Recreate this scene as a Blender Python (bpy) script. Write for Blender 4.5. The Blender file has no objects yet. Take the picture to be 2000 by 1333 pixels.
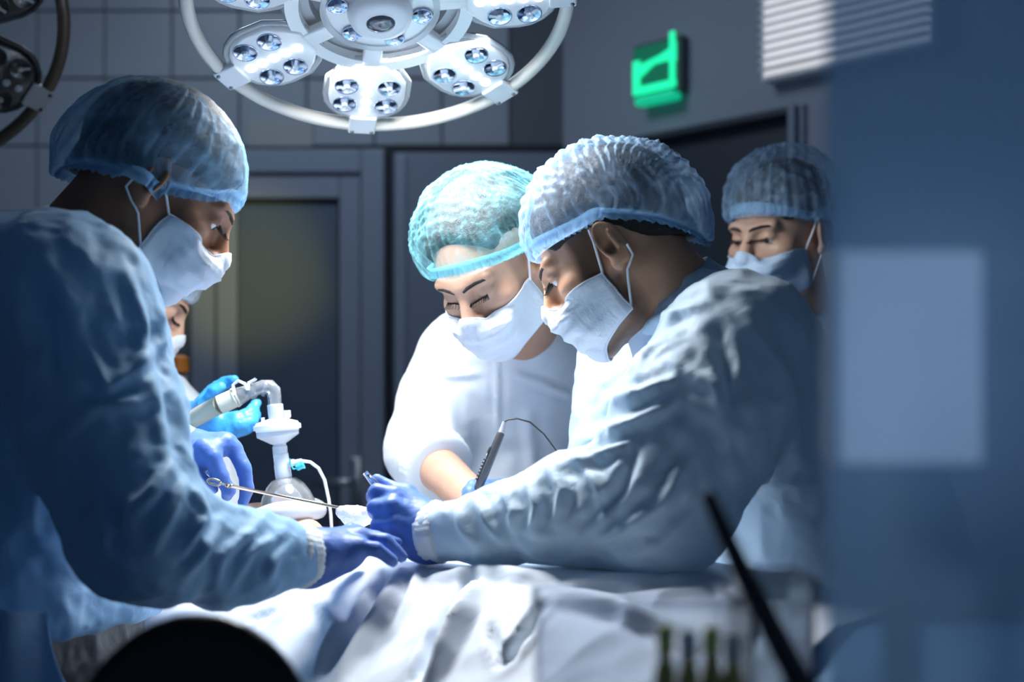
import bpy, math, random
import numpy as np
from mathutils import Vector, Matrix

random.seed(7)
R_ = np.random.RandomState(7)
scene = bpy.context.scene
COL = scene.collection

# ------------------------------------------------------------------ camera
F = 2800.0            # focal length in pixels of a 2000 px wide frame
CH = 1.27             # camera height
HY = 808.0            # horizon row
cam_d = bpy.data.cameras.new('camera')
cam = bpy.data.objects.new('camera', cam_d)
COL.objects.link(cam)
cam.location = (0, 0, CH)
cam.rotation_euler = (math.pi/2, 0, 0)
cam_d.sensor_width = 36.0
cam_d.lens = F/2000*36.0
cam_d.shift_y = (HY-666.5)/2000
cam_d.clip_start = 0.02
cam_d.dof.use_dof = True
cam_d.dof.focus_distance = 2.02
cam_d.dof.aperture_fstop = 2.6
scene.camera = cam

# ------------------------------------------------------------------ world / exposure
w = bpy.data.worlds.new('room_dusk')
scene.world = w
w.use_nodes = True
w.node_tree.nodes['Background'].inputs[0].default_value = (0.023, 0.047, 0.088, 1)
w.node_tree.nodes['Background'].inputs[1].default_value = 1.0
vs = scene.view_settings
vs.view_transform = 'Standard'
vs.look = 'None'
vs.exposure = 0.0
vs.gamma = 1.0
vs.use_curve_mapping = False

LAMP_POWER = 16.0
# unseen area light added at the ceiling to brighten the dark back wall
cl = bpy.data.lights.new('added_ceiling_fill', 'AREA')
cl.shape = 'RECTANGLE'; cl.size = 1.2; cl.size_y = 0.6; cl.energy = 12.0; cl.color = (0.66, 0.83, 1.0)
clo = bpy.data.objects.new('added_ceiling_fill', cl); COL.objects.link(clo)
clo.location = (-0.7, 3.5, 2.95)
# yellow spot added behind the camera to imitate a lens-flare glow on the door
ys = bpy.data.lights.new('added_flare_spot', 'SPOT')
ys.energy = 300.0; ys.color = (1.0, 0.86, 0.12); ys.spot_size = math.radians(8.0); ys.spot_blend = 1.0; ys.shadow_soft_size = 0.03
yso = bpy.data.objects.new('added_flare_spot', ys); COL.objects.link(yso)
yso.location = (0.28, -0.20, 1.30)
yso.rotation_euler = (Vector((-0.86, 4.6, 1.72))-yso.location).to_track_quat('-Z', 'Y').to_euler()

def px(x, y, d):
    return np.array([(x-1000)/F*d, d, CH-(y-HY)/F*d])

# ------------------------------------------------------------------ node materials
MATS = {}
def new_mat(name):
    m = bpy.data.materials.new(name)
    m.use_nodes = True
    nt = m.node_tree
    for n in list(nt.nodes):
        nt.nodes.remove(n)
    out = nt.nodes.new('ShaderNodeOutputMaterial')
    return m, nt, out

def noise_node(nt, scale, detail=3, rough=0.5, dist=0.0, coords='Object'):
    tc = nt.nodes.new('ShaderNodeTexCoord')
    n = nt.nodes.new('ShaderNodeTexNoise')
    n.inputs['Scale'].default_value = scale
    n.inputs['Detail'].default_value = detail
    n.inputs['Roughness'].default_value = rough
    n.inputs['Distortion'].default_value = dist
    nt.links.new(tc.outputs[coords], n.inputs['Vector'])
    return n

def mix_col(nt, fac, a, b):
    mx = nt.nodes.new('ShaderNodeMix')
    mx.data_type = 'RGBA'
    if fac is not None and not isinstance(fac, float):
        nt.links.new(fac, mx.inputs[0])
    else:
        mx.inputs[0].default_value = fac
    for v, i in ((a, 6), (b, 7)):
        if isinstance(v, tuple):
            mx.inputs[i].default_value = (*v[:3], 1)
        else:
            nt.links.new(v, mx.inputs[i])
    return mx.outputs[2]

def mat(name, col, rough=0.5, metal=0.0, var=0.08, vscale=6.0, bump=0.0, bscale=30.0, bdist=0.4,
        spec=0.5, trans=0.0, coat=0.0, emit=None, estr=0.0, fine=0.0, alpha=1.0, translucent=0.0, sheen=0.0,
        attr=None, subsurf=0.0):
    if name in MATS:
        return MATS[name]
    m, nt, out = new_mat(name)
    p = nt.nodes.new('ShaderNodeBsdfPrincipled')
    p.inputs['Roughness'].default_value = rough
    p.inputs['Metallic'].default_value = metal
    p.inputs['Specular IOR Level'].default_value = spec
    p.inputs['Coat Weight'].default_value = coat
    p.inputs['Sheen Weight'].default_value = sheen
    p.inputs['Transmission Weight'].default_value = trans
    if subsurf:
        p.inputs['Subsurface Weight'].default_value = subsurf
        p.inputs['Subsurface Radius'].default_value = (0.012, 0.004, 0.002)
    n = noise_node(nt, vscale)
    dark = tuple(c*(1-var) for c in col)
    lite = tuple(min(1, c*(1+var)) for c in col)
    c = mix_col(nt, n.outputs['Fac'], dark, lite)
    if attr:
        a = nt.nodes.new('ShaderNodeAttribute')
        a.attribute_name = attr
        ml = nt.nodes.new('ShaderNodeMix'); ml.data_type = 'RGBA'; ml.blend_type = 'MULTIPLY'
        ml.inputs[0].default_value = 1.0
        nt.links.new(c, ml.inputs[6]); nt.links.new(a.outputs['Color'], ml.inputs[7])
        c = ml.outputs[2]
    nt.links.new(c, p.inputs['Base Color'])
    if emit:
        p.inputs['Emission Color'].default_value = (*emit, 1)
        p.inputs['Emission Strength'].default_value = estr
    nrm = None
    if bump:
        b = nt.nodes.new('ShaderNodeBump')
        b.inputs['Strength'].default_value = bump
        b.inputs['Distance'].default_value = 0.01
        bn = noise_node(nt, bscale, 4, 0.55, bdist)
        # ridged creases
        mm = nt.nodes.new('ShaderNodeMath'); mm.operation = 'SUBTRACT'; mm.inputs[1].default_value = 0.5
        ab = nt.nodes.new('ShaderNodeMath'); ab.operation = 'ABSOLUTE'
        nt.links.new(bn.outputs['Fac'], mm.inputs[0]); nt.links.new(mm.outputs[0], ab.inputs[0])
        nt.links.new(ab.outputs[0], b.inputs['Height'])
        nrm = b.outputs[0]
    if fine:
        b2 = nt.nodes.new('ShaderNodeBump')
        b2.inputs['Strength'].default_value = fine
        b2.inputs['Distance'].default_value = 0.002
        fn = noise_node(nt, 500, 2)
        nt.links.new(fn.outputs['Fac'], b2.inputs['Height'])
        if nrm is not None:
            nt.links.new(nrm, b2.inputs['Normal'])
        nrm = b2.outputs[0]
    if nrm is not None:
        nt.links.new(nrm, p.inputs['Normal'])
    sh = p.outputs[0]
    if translucent:
        t = nt.nodes.new('ShaderNodeBsdfTranslucent')
        nt.links.new(c, t.inputs['Color'])
        mx = nt.nodes.new('ShaderNodeMixShader'); mx.inputs[0].default_value = translucent
        nt.links.new(sh, mx.inputs[1]); nt.links.new(t.outputs[0], mx.inputs[2])
        sh = mx.outputs[0]
    if alpha < 1.0:
        t = nt.nodes.new('ShaderNodeBsdfTransparent')
        mx = nt.nodes.new('ShaderNodeMixShader'); mx.inputs[0].default_value = alpha
        nt.links.new(t.outputs[0], mx.inputs[1]); nt.links.new(sh, mx.inputs[2])
        sh = mx.outputs[0]
    nt.links.new(sh, out.inputs['Surface'])
    MATS[name] = m
    return m

def cap_mat(name, col, alpha):
    m, nt, out = new_mat(name)
    d = nt.nodes.new('ShaderNodeBsdfDiffuse'); d.inputs['Color'].default_value = (*col, 1)
    t = nt.nodes.new('ShaderNodeBsdfTranslucent'); t.inputs['Color'].default_value = (*col, 1)
    b = nt.nodes.new('ShaderNodeBump'); b.inputs['Strength'].default_value = 0.5; b.inputs['Distance'].default_value = 0.004
    n = noise_node(nt, 120, 3, 0.6, 0.6)
    nt.links.new(n.outputs['Fac'], b.inputs['Height'])
    nt.links.new(b.outputs[0], d.inputs['Normal'])
    g = nt.nodes.new('ShaderNodeBsdfGlossy'); g.inputs['Roughness'].default_value = 0.45
    g.inputs['Color'].default_value = (0.7, 0.85, 1, 1)
    m1 = nt.nodes.new('ShaderNodeMixShader'); m1.inputs[0].default_value = 0.35
    nt.links.new(d.outputs[0], m1.inputs[1]); nt.links.new(t.outputs[0], m1.inputs[2])
    m2 = nt.nodes.new('ShaderNodeMixShader'); m2.inputs[0].default_value = 0.05
    nt.links.new(m1.outputs[0], m2.inputs[1]); nt.links.new(g.outputs[0], m2.inputs[2])
    tr = nt.nodes.new('ShaderNodeBsdfTransparent')
    # the web is thicker where fibres bunch along the pleats
    fn = noise_node(nt, 45, 4, 0.65, 1.0)
    at = nt.nodes.new('ShaderNodeAttribute'); at.attribute_name = 'web'
    mr = nt.nodes.new('ShaderNodeMapRange')
    mr.inputs['From Min'].default_value = 0.3; mr.inputs['From Max'].default_value = 0.7
    mr.inputs['To Min'].default_value = -0.04; mr.inputs['To Max'].default_value = 0.05
    nt.links.new(fn.outputs['Fac'], mr.inputs['Value'])
    ad = nt.nodes.new('ShaderNodeMath'); ad.operation = 'ADD'; ad.inputs[1].default_value = alpha
    nt.links.new(mr.outputs[0], ad.inputs[0])
    ad2 = nt.nodes.new('ShaderNodeMath'); ad2.operation = 'ADD'; ad2.use_clamp = True
    nt.links.new(ad.outputs[0], ad2.inputs[0]); nt.links.new(at.outputs['Fac'], ad2.inputs[1])
    mx = nt.nodes.new('ShaderNodeMixShader')
    nt.links.new(ad2.outputs[0], mx.inputs[0])
    nt.links.new(tr.outputs[0], mx.inputs[1]); nt.links.new(m2.outputs[0], mx.inputs[2])
    nt.links.new(mx.outputs[0], out.inputs['Surface'])
    return m

def clear_mat(name, col=(0.9, 0.95, 1.0), alpha=0.35, rough=0.08):
    if name in MATS:
        return MATS[name]
    m, nt, out = new_mat(name)
    g = nt.nodes.new('ShaderNodeBsdfGlossy'); g.inputs['Roughness'].default_value = rough
    d = nt.nodes.new('ShaderNodeBsdfDiffuse'); d.inputs['Color'].default_value = (*col, 1)
    fr = nt.nodes.new('ShaderNodeFresnel'); fr.inputs['IOR'].default_value = 1.45
    n = noise_node(nt, 60, 2)
    b = nt.nodes.new('ShaderNodeBump'); b.inputs['Strength'].default_value = 0.15; b.inputs['Distance'].default_value = 0.002
    nt.links.new(n.outputs['Fac'], b.inputs['Height']); nt.links.new(b.outputs[0], g.inputs['Normal'])
    t = nt.nodes.new('ShaderNodeBsdfTransparent'); t.inputs['Color'].default_value = (*col, 1)
    m1 = nt.nodes.new('ShaderNodeMixShader'); m1.inputs[0].default_value = alpha
    nt.links.new(t.outputs[0], m1.inputs[1]); nt.links.new(d.outputs[0], m1.inputs[2])
    m2 = nt.nodes.new('ShaderNodeMixShader')
    nt.links.new(fr.outputs[0], m2.inputs[0])
    nt.links.new(m1.outputs[0], m2.inputs[1]); nt.links.new(g.outputs[0], m2.inputs[2])
    nt.links.new(m2.outputs[0], out.inputs['Surface'])
    MATS[name] = m
    return m

# ------------------------------------------------------------------ object helpers
def tag(o, label=None, cat=None, group=None, kind=None):
    if label: o['label'] = label
    if cat: o['category'] = cat
    if group: o['group'] = group
    if kind: o['kind'] = kind
    return o

def make(name, verts, faces, material, parent=None, smooth=True, base=None):
    """link ONE mesh object; verts in world (or thing) coordinates, base = origin"""
    me = bpy.data.meshes.new(name)
    v = np.asarray(verts, dtype=np.float64)
    if parent is not None and base is None:
        base = world_loc(parent)
    if base is not None:
        v = v-np.asarray(base)
    me.from_pydata(v.tolist(), [], [list(map(int, f)) for f in faces])
    me.validate()
    if smooth:
        me.polygons.foreach_set('use_smooth', [True]*len(me.polygons))
    if material is not None:
        me.materials.append(material)
    me.update()
    o = bpy.data.objects.new(name, me)
    COL.objects.link(o)
    if parent is not None:
        o.parent = parent
    elif base is not None:
        o.location = base
    return o

def world_loc(o):
    l = np.zeros(3)
    while o is not None:
        l += np.array(o.location)
        o = o.parent
    return l

def empty(name, loc):
    o = bpy.data.objects.new(name, None)
    o.location = loc
    o.empty_display_size = 0.05
    COL.objects.link(o)
    return o

class MB:
    """collects primitives into one mesh"""
    def __init__(s):
        s.v = []; s.f = []
    def add(s, v, f):
        b = len(s.v)
        s.v += [tuple(map(float, q)) for q in v]
        s.f += [tuple(b+i for i in q) for q in f]
        return s
    def box(s, lo, hi, bev=0.0):
        x0, y0, z0 = lo; x1, y1, z1 = hi
        if bev <= 0:
            v = [(x0,y0,z0),(x1,y0,z0),(x1,y1,z0),(x0,y1,z0),(x0,y0,z1),(x1,y0,z1),(x1,y1,z1),(x0,y1,z1)]
            f = [(0,3,2,1),(4,5,6,7),(0,1,5,4),(1,2,6,5),(2,3,7,6),(3,0,4,7)]
            return s.add(v, f)
        b = min(bev, (x1-x0)/2.01, (y1-y0)/2.01, (z1-z0)/2.01)
        import bmesh
        bm = bmesh.new()
        bmesh.ops.create_cube(bm, size=1)
        for q in bm.verts:
            q.co = Vector(((x0+x1)/2+q.co.x*(x1-x0), (y0+y1)/2+q.co.y*(y1-y0), (z0+z1)/2+q.co.z*(z1-z0)))
        bmesh.ops.bevel(bm, geom=list(bm.edges), offset=b, segments=2, profile=0.5, affect='EDGES')
        bm.verts.index_update()
        s.add([tuple(q.co) for q in bm.verts], [[q.index for q in f.verts] for f in bm.faces])
        bm.free()
        return s
    def tube(s, pts, r, n=10, caps=True):
        pts = [np.array(p, float) for p in pts]
        rs = r if hasattr(r, '__len__') else [r]*len(pts)
        rings = []
        up = None
        for i, p in enumerate(pts):
            t = pts[min(i+1, len(pts)-1)]-pts[max(i-1, 0)]
            t = t/(np.linalg.norm(t)+1e-12)
            if up is None:
                up = np.array([0, 0, 1.0]) if abs(t[2]) < 0.9 else np.array([1.0, 0, 0])
            a = np.cross(t, up); a /= np.linalg.norm(a)+1e-12
            b = np.cross(t, a)
            up = -b
            rings.append([p+rs[i]*(math.cos(2*math.pi*k/n)*a+math.sin(2*math.pi*k/n)*b) for k in range(n)])
        v = [q for rg in rings for q in rg]
        f = []
        for i in range(len(pts)-1):
            for k in range(n):
                k2 = (k+1) % n
                f.append((i*n+k, i*n+k2, (i+1)*n+k2, (i+1)*n+k))
        if caps:
            f.append(tuple(range(n)))
            f.append(tuple((len(pts)-1)*n+k for k in reversed(range(n))))
        return s.add(v, f)
    def lathe(s, prof, org=(0,0,0), ax=(0,0,1), n=32, xs=(1.0, 1.0)):
        ax = np.array(ax, float); ax = ax/np.linalg.norm(ax)
        h = np.array([1.0, 0, 0]) if abs(ax[0]) < 0.9 else np.array([0, 1.0, 0])
        a = h-ax*np.dot(h, ax); a /= np.linalg.norm(a)
        b = np.cross(ax, a)
        org = np.asarray(org, float)
        v = []; f = []
        for (r, z) in prof:
            for k in range(n):
                t = 2*math.pi*k/n
                v.append(org+ax*z+r*(xs[0]*math.cos(t)*a+xs[1]*math.sin(t)*b))
        for i in range(len(prof)-1):
            for k in range(n):
                k2 = (k+1) % n
                f.append((i*n+k, i*n+k2, (i+1)*n+k2, (i+1)*n+k))
        f.append(tuple(reversed(range(n))))
        f.append(tuple((len(prof)-1)*n+k for k in range(n)))
        return s.add(v, f)
    def prism(s, outline, z0, z1, bev=0.0):
        """outline in xy (ccw), extruded z0..z1 with a small rounded edge"""
        o = np.asarray(outline, float)
        n = len(o)
        c = o.mean(0)
        nx = np.roll(o, -1, 0)-np.roll(o, 1, 0)
        nn = np.stack([nx[:, 1], -nx[:, 0]], 1)
        nn /= np.linalg.norm(nn, axis=1)[:, None]+1e-12
        lv = [(z0, bev), (z0+bev*0.3, bev*0.3), (z0+bev, 0), (z1-bev, 0), (z1-bev*0.3, bev*0.3), (z1, bev)] if bev else [(z0, 0), (z1, 0)]
        v = []; f = []
        for z, i in lv:
            q = o-nn*i
            v += [(a[0], a[1], z) for a in q]
        for j in range(len(lv)-1):
            for k in range(n):
                k2 = (k+1) % n
                f.append((j*n+k, j*n+k2, (j+1)*n+k2, (j+1)*n+k))
        f.append(tuple(reversed(range(n))))
        f.append(tuple((len(lv)-1)*n+k for k in range(n)))
        return s.add(v, f)
    def xf(s, M):
        a = np.asarray(s.v)
        M = np.asarray(M)
        s.v = [tuple(q) for q in (a@M[:3, :3].T+M[:3, 3])]
        return s
    def build(s, name, material, parent=None, smooth=True, base=None):
        o = make(name, s.v, s.f, material, parent, smooth, base)
        return o

def auto_smooth(o, ang=40):
    me = o.data
    try:
        me.set_sharp_from_angle(angle=math.radians(ang))
    except Exception:
        pass
    return o

# ------------------------------------------------------------------ numpy noise
def _hash(i, j, k):
    h = (i*374761393+j*668265263+k*2147483647 % 1000003) & 0x7fffffff
    h = ((h ^ (h >> 13))*1274126177) & 0x7fffffff
    h = h ^ (h >> 16)
    return (h & 0xffff)/65535.0
def vnoise(p, seed=0):
    p = np.asarray(p, float)+seed*17.31
    i = np.floor(p).astype(np.int64); f = p-i
    f = f*f*f*(f*(f*6-15)+10)
    r = 0
    for a in (0, 1):
        for b in (0, 1):
            for c in (0, 1):
                wgt = (f[:, 0] if a else 1-f[:, 0])*(f[:, 1] if b else 1-f[:, 1])*(f[:, 2] if c else 1-f[:, 2])
                r = r+wgt*_hash(i[:, 0]+a, i[:, 1]+b, i[:, 2]+c)
    return r*2-1
def fbm(p, seed=0, oct=3):
    r = 0; a = 1.0; s = 0
    for o in range(oct):
        r = r+a*vnoise(p*(2.03**o), seed+o*3); s += a; a *= 0.5
    return r/s
def ridge(p, seed=0, oct=2, sharp=1.6):
    r = 0; a = 1.0; s = 0
    for o in range(oct):
        r = r+a*(1-np.abs(vnoise(p*(2.1**o), seed+o*5)))**sharp
        s += a; a *= 0.45
    return r/s-0.55

# ------------------------------------------------------------------ distance fields -> meshes
class Field:
    def __init__(s, lo, hi, h):
        s.h = h
        s.lo = np.asarray(lo, float)
        n = np.ceil((np.asarray(hi, float)-s.lo)/h).astype(int)+1
        s.n = n
        s.ax = [(s.lo[i]+h*np.arange(n[i])).astype(np.float32) for i in range(3)]
        s.val = np.full(tuple(n), 0.5, np.float32)
    def _sl(s, lo, hi):
        a = np.clip(np.floor((np.asarray(lo)-s.lo)/s.h).astype(int), 0, s.n-1)
        b = np.clip(np.ceil((np.asarray(hi)-s.lo)/s.h).astype(int)+1, 1, s.n)
        if np.any(b <= a):
            return None
        return tuple(slice(a[i], b[i]) for i in range(3))
    def op(s, fn, lo, hi, k, sub=False):
        m = k+3*s.h
        sl = s._sl(np.asarray(lo)-m, np.asarray(hi)+m)
        if sl is None:
            return
        X = s.ax[0][sl[0]][:, None, None]; Y = s.ax[1][sl[1]][None, :, None]; Z = s.ax[2][sl[2]][None, None, :]
        d = fn(X, Y, Z)
        a = s.val[sl]
        if sub:
            d = -d
            hh = np.clip(0.5-0.5*(a-d)/max(k, 1e-5), 0, 1)
            r = a+(d-a)*hh+k*hh*(1-hh)
            # smooth max
            s.val[sl] = r
        else:
            hh = np.clip(0.5+0.5*(d-a)/max(k, 1e-5), 0, 1)
            s.val[sl] = d+(a-d)*hh-k*hh*(1-hh)
    def cone(s, a, b, r1, r2, k=0.02, sub=False):
        a = np.asarray(a, float); b = np.asarray(b, float)
        ab = b-a; L = float(ab@ab)+1e-12
        def fn(X, Y, Z):
            dx = X-a[0]; dy = Y-a[1]; dz = Z-a[2]
            t = np.clip((dx*ab[0]+dy*ab[1]+dz*ab[2])/L, 0, 1)
            return np.sqrt((dx-t*ab[0])**2+(dy-t*ab[1])**2+(dz-t*ab[2])**2)-(r1+t*(r2-r1))
        r = max(r1, r2)
        s.op(fn, np.minimum(a, b)-r, np.maximum(a, b)+r, k, sub)
    def chain(s, pts, rs, k=0.02):
        for i in range(len(pts)-1):
            s.cone(pts[i], pts[i+1], rs[i], rs[i+1], k)
    def ell(s, c, r, k=0.02, R=None, sub=False):
        c = np.asarray(c, float); r = np.asarray(r, float)
        def fn(X, Y, Z):
            dx = X-c[0]; dy = Y-c[1]; dz = Z-c[2]
            if R is not None:
                dx, dy, dz = (R[0, 0]*dx+R[1, 0]*dy+R[2, 0]*dz, R[0, 1]*dx+R[1, 1]*dy+R[2, 1]*dz, R[0, 2]*dx+R[1, 2]*dy+R[2, 2]*dz)
            q0 = np.sqrt((dx/r[0])**2+(dy/r[1])**2+(dz/r[2])**2)
            q1 = np.sqrt((dx/r[0]**2)**2+(dy/r[1]**2)**2+(dz/r[2]**2)**2)
            return q0*(q0-1)/(q1+1e-9)
        m = r.max() if R is not None else r
        s.op(fn, c-m, c+m, k, sub)
    def torso(s, st, yaw=0.0, k=0.04):
        """stations (z, cx, cy, rx, ry) low to high"""
        st = sorted(st)
        z = np.array([q[0] for q in st])
        def fn(X, Y, Z):
            zz = Z.ravel()
            def ip(i): return np.interp(zz, z, [q[i] for q in st]).reshape(Z.shape)
            cx, cy, rx, ry = ip(1), ip(2), ip(3), ip(4)
            dx = X-cx; dy = Y-cy
            c_, s_ = math.cos(yaw), math.sin(yaw)
            ux = (c_*dx+s_*dy); uy = (-s_*dx+c_*dy)
            q = np.sqrt((ux/rx)**2+(uy/ry)**2)
            d = (q-1)*np.minimum(rx, ry)
            cap = np.maximum(Z-z[-1], z[0]-Z)
            return np.maximum(d, cap).astype(np.float32)
        m = max(max(q[3], q[4]) for q in st)
        lo = [min(q[1] for q in st)-m, min(q[2] for q in st)-m, z[0]]
        hi = [max(q[1] for q in st)+m, max(q[2] for q in st)+m, z[-1]]
        s.op(fn, lo, hi, k)
    def sample(s, p):
        q = (np.asarray(p, float)-s.lo)/s.h
        q = np.clip(q, 0, s.n-1.001)
        i = q.astype(int); f = q-i
        r = 0
        for a in (0, 1):
            for b in (0, 1):
                for c in (0, 1):
                    wgt = (f[:, 0] if a else 1-f[:, 0])*(f[:, 1] if b else 1-f[:, 1])*(f[:, 2] if c else 1-f[:, 2])
                    r = r+wgt*s.val[i[:, 0]+a, i[:, 1]+b, i[:, 2]+c]
        return r
    def mesh(s):
        v = s.val
        sg = v < 0
        nx, ny, nz = v.shape
        cnt = np.zeros((nx-1, ny-1, nz-1), np.int8)
        for a in (0, 1):
            for b in (0, 1):
                for c in (0, 1):
                    cnt += sg[a:nx-1+a, b:ny-1+b, c:nz-1+c]
        act = (cnt > 0) & (cnt < 8)
        I = np.argwhere(act)
        idx = -np.ones(act.shape, np.int64)
        idx[act] = np.arange(len(I))
        cor = {}
        for a in (0, 1):
            for b in (0, 1):
                for c in (0, 1):
                    cor[(a, b, c)] = v[I[:, 0]+a, I[:, 1]+b, I[:, 2]+c].astype(np.float64)
        acc = np.zeros((len(I), 3)); num = np.zeros(len(I))
        for p0 in cor:
            for ax in range(3):
                if p0[ax] == 0:
                    p1 = list(p0); p1[ax] = 1; p1 = tuple(p1)
                    v0 = cor[p0]; v1 = cor[p1]
                    m = (v0 < 0) != (v1 < 0)
                    t = np.where(m, v0/(v0-v1+1e-20), 0)
                    pt = np.tile(np.array(p0, float), (len(I), 1)); pt[:, ax] += t
                    acc += pt*m[:, None]; num += m
        V = s.lo+s.h*(I+acc/num[:, None])
        faces = []
        for ax in range(3):
            sl0 = [slice(None)]*3; sl1 = [slice(None)]*3
            sl0[ax] = slice(0, -1); sl1[ax] = slice(1, None)
            ch = sg[tuple(sl0)] != sg[tuple(sl1)]
            E = np.argwhere(ch)
            b, c = [(1, 2), (2, 0), (0, 1)][ax]
            ok = (E[:, b] > 0) & (E[:, c] > 0) & (E[:, b] < v.shape[b]-1) & (E[:, c] < v.shape[c]-1)
            E = E[ok]
            inside = sg[E[:, 0], E[:, 1], E[:, 2]]
            def cell(db, dc):
                q = E.copy(); q[:, b] -= db; q[:, c] -= dc
                return idx[q[:, 0], q[:, 1], q[:, 2]]
            q = np.stack([cell(1, 1), cell(0, 1), cell(0, 0), cell(1, 0)], 1)
            q[~inside] = q[~inside][:, ::-1]
            faces.append(q)
        return V, np.concatenate(faces)

def relax(V, Fc, n=2, lam=0.5):
    e = np.concatenate([Fc[:, [0, 1]], Fc[:, [1, 2]], Fc[:, [2, 3]], Fc[:, [3, 0]]])
    for _ in range(n):
        acc = np.zeros_like(V); c = np.zeros(len(V))
        np.add.at(acc, e[:, 0], V[e[:, 1]]); np.add.at(c, e[:, 0], 1)
        np.add.at(acc, e[:, 1], V[e[:, 0]]); np.add.at(c, e[:, 1], 1)
        V = V+lam*(acc/np.maximum(c, 1)[:, None]-V)
    return V

def normals(V, Fc):
    n = np.zeros_like(V)
    a = np.cross(V[Fc[:, 2]]-V[Fc[:, 0]], V[Fc[:, 3]]-V[Fc[:, 1]])
    for i in range(4):
        np.add.at(n, Fc[:, i], a)
    return n/(np.linalg.norm(n, axis=1)[:, None]+1e-12)

def subdivide(V, Fc):
    """one linear subdivision of quads followed by smoothing (Catmull-Clark like)"""
    n = len(V)
    e = np.sort(np.concatenate([Fc[:, [0, 1]], Fc[:, [1, 2]], Fc[:, [2, 3]], Fc[:, [3, 0]]]), 1)
    key = e[:, 0]*np.int64(n)+e[:, 1]
    u, inv = np.unique(key, return_inverse=True)
    em = (V[u//n]+V[u % n])/2
    fm = V[Fc].mean(1)
    m = len(Fc)
    e0, e1, e2, e3 = inv[:m]+n, inv[m:2*m]+n, inv[2*m:3*m]+n, inv[3*m:]+n
    fc = np.arange(m)+n+len(u)
    Fn = np.concatenate([np.stack([Fc[:, 0], e0, fc, e3], 1), np.stack([Fc[:, 1], e1, fc, e0], 1),
                         np.stack([Fc[:, 2], e2, fc, e1], 1), np.stack([Fc[:, 3], e3, fc, e2], 1)])
    Vn = np.concatenate([V, em, fm])
    return relax(Vn, Fn, 1, 0.5), Fn

def to_px(V):
    return np.stack([1000+V[:, 0]/V[:, 1]*F, HY-(V[:, 2]-CH)/V[:, 1]*F], 1)

def folds(V, N, lst, onlyfront=True):
    """raise / press folds along lines given as points on the cloth: (points, width px, height m)"""
    P = to_px(V)
    view = V-np.array([0, 0, CH])
    view /= np.linalg.norm(view, axis=1)[:, None]
    front = np.clip(-(view*N).sum(1)*3, 0, 1) if onlyfront else 1
    D = np.zeros(len(V))
    for pts, wd, amp in lst:
        pts = np.asarray(pts, float)
        best = np.full(len(V), 1e9); bt = np.zeros(len(V))
        L = np.linalg.norm(np.diff(pts, axis=0), axis=1); cum = np.concatenate([[0], np.cumsum(L)])
        for i in range(len(pts)-1):
            ab = pts[i+1]-pts[i]
            t = np.clip(((P-pts[i])@ab)/(ab@ab), 0, 1)
            dd = np.linalg.norm(P-pts[i]-t[:, None]*ab, axis=1)
            m = dd < best
            best[m] = dd[m]; bt[m] = (cum[i]+t[m]*L[i])/cum[-1]
        tap = np.sin(np.pi*np.clip(bt*0.94+0.03, 0, 1))**0.6
        x = best/wd
        D += amp*tap*(np.exp(-x*x)-0.35*np.exp(-(x-1.9)**2))*front
    return V+N*D[:, None]

def set_attr(o, name, vals):
    me = o.data
    a = me.attributes.new(name, 'FLOAT' if np.ndim(vals) == 1 else 'FLOAT_COLOR', 'POINT')
    if np.ndim(vals) == 1:
        a.data.foreach_set('value', np.asarray(vals, np.float32))
    else:
        c = np.ones((len(vals), 4), np.float32); c[:, :3] = vals
        a.data.foreach_set('color', c.ravel())

# ================================================================== ROOM
M_tile = mat('wall_tile', (0.30, 0.33, 0.39), 0.35, var=0.06, vscale=2.5, bump=0.03, bscale=8)
M_grout = mat('grout', (0.12, 0.13, 0.15), 0.9)
M_wall = mat('wall_paint', (0.30, 0.33, 0.40), 0.6, var=0.05, vscale=1.5, bump=0.05, bscale=40)
M_frame = mat('door_frame_paint', (0.25, 0.28, 0.36), 0.4, var=0.05, vscale=3)
M_leaf = mat('door_leaf_paint', (0.085, 0.115, 0.17), 0.45, var=0.08, vscale=3)
M_panel = mat('sliding_panel_paint', (0.19, 0.215, 0.29), 0.45, var=0.06, vscale=2)
M_dark = mat('doorway_dark', (0.035, 0.042, 0.06), 0.5, var=0.1, vscale=2)
M_floor = mat('floor_vinyl', (0.20, 0.24, 0.30), 0.35, var=0.1, vscale=4)
M_ceil = mat('ceiling_paint', (0.45, 0.47, 0.50), 0.8, var=0.04)
M_steel = mat('brushed_steel', (0.55, 0.57, 0.60), 0.28, metal=1.0, var=0.05, vscale=20)
M_gap = mat('dark_gap', (0.02, 0.022, 0.03), 0.8)

YB = 4.6
XC = 0.164
HEAD = 2.11
H_ROOM = 3.0
# floor and ceiling
tag(MB().box((-2.6, -1.2, -0.06), (3.2, YB+0.2, 0)).build('floor', M_floor, smooth=False), kind='structure')
tag(MB().box((-2.6, -1.2, H_ROOM), (3.2, YB+0.2, H_ROOM+0.06)).build('ceiling', M_ceil, smooth=False), kind='structure')
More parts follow.
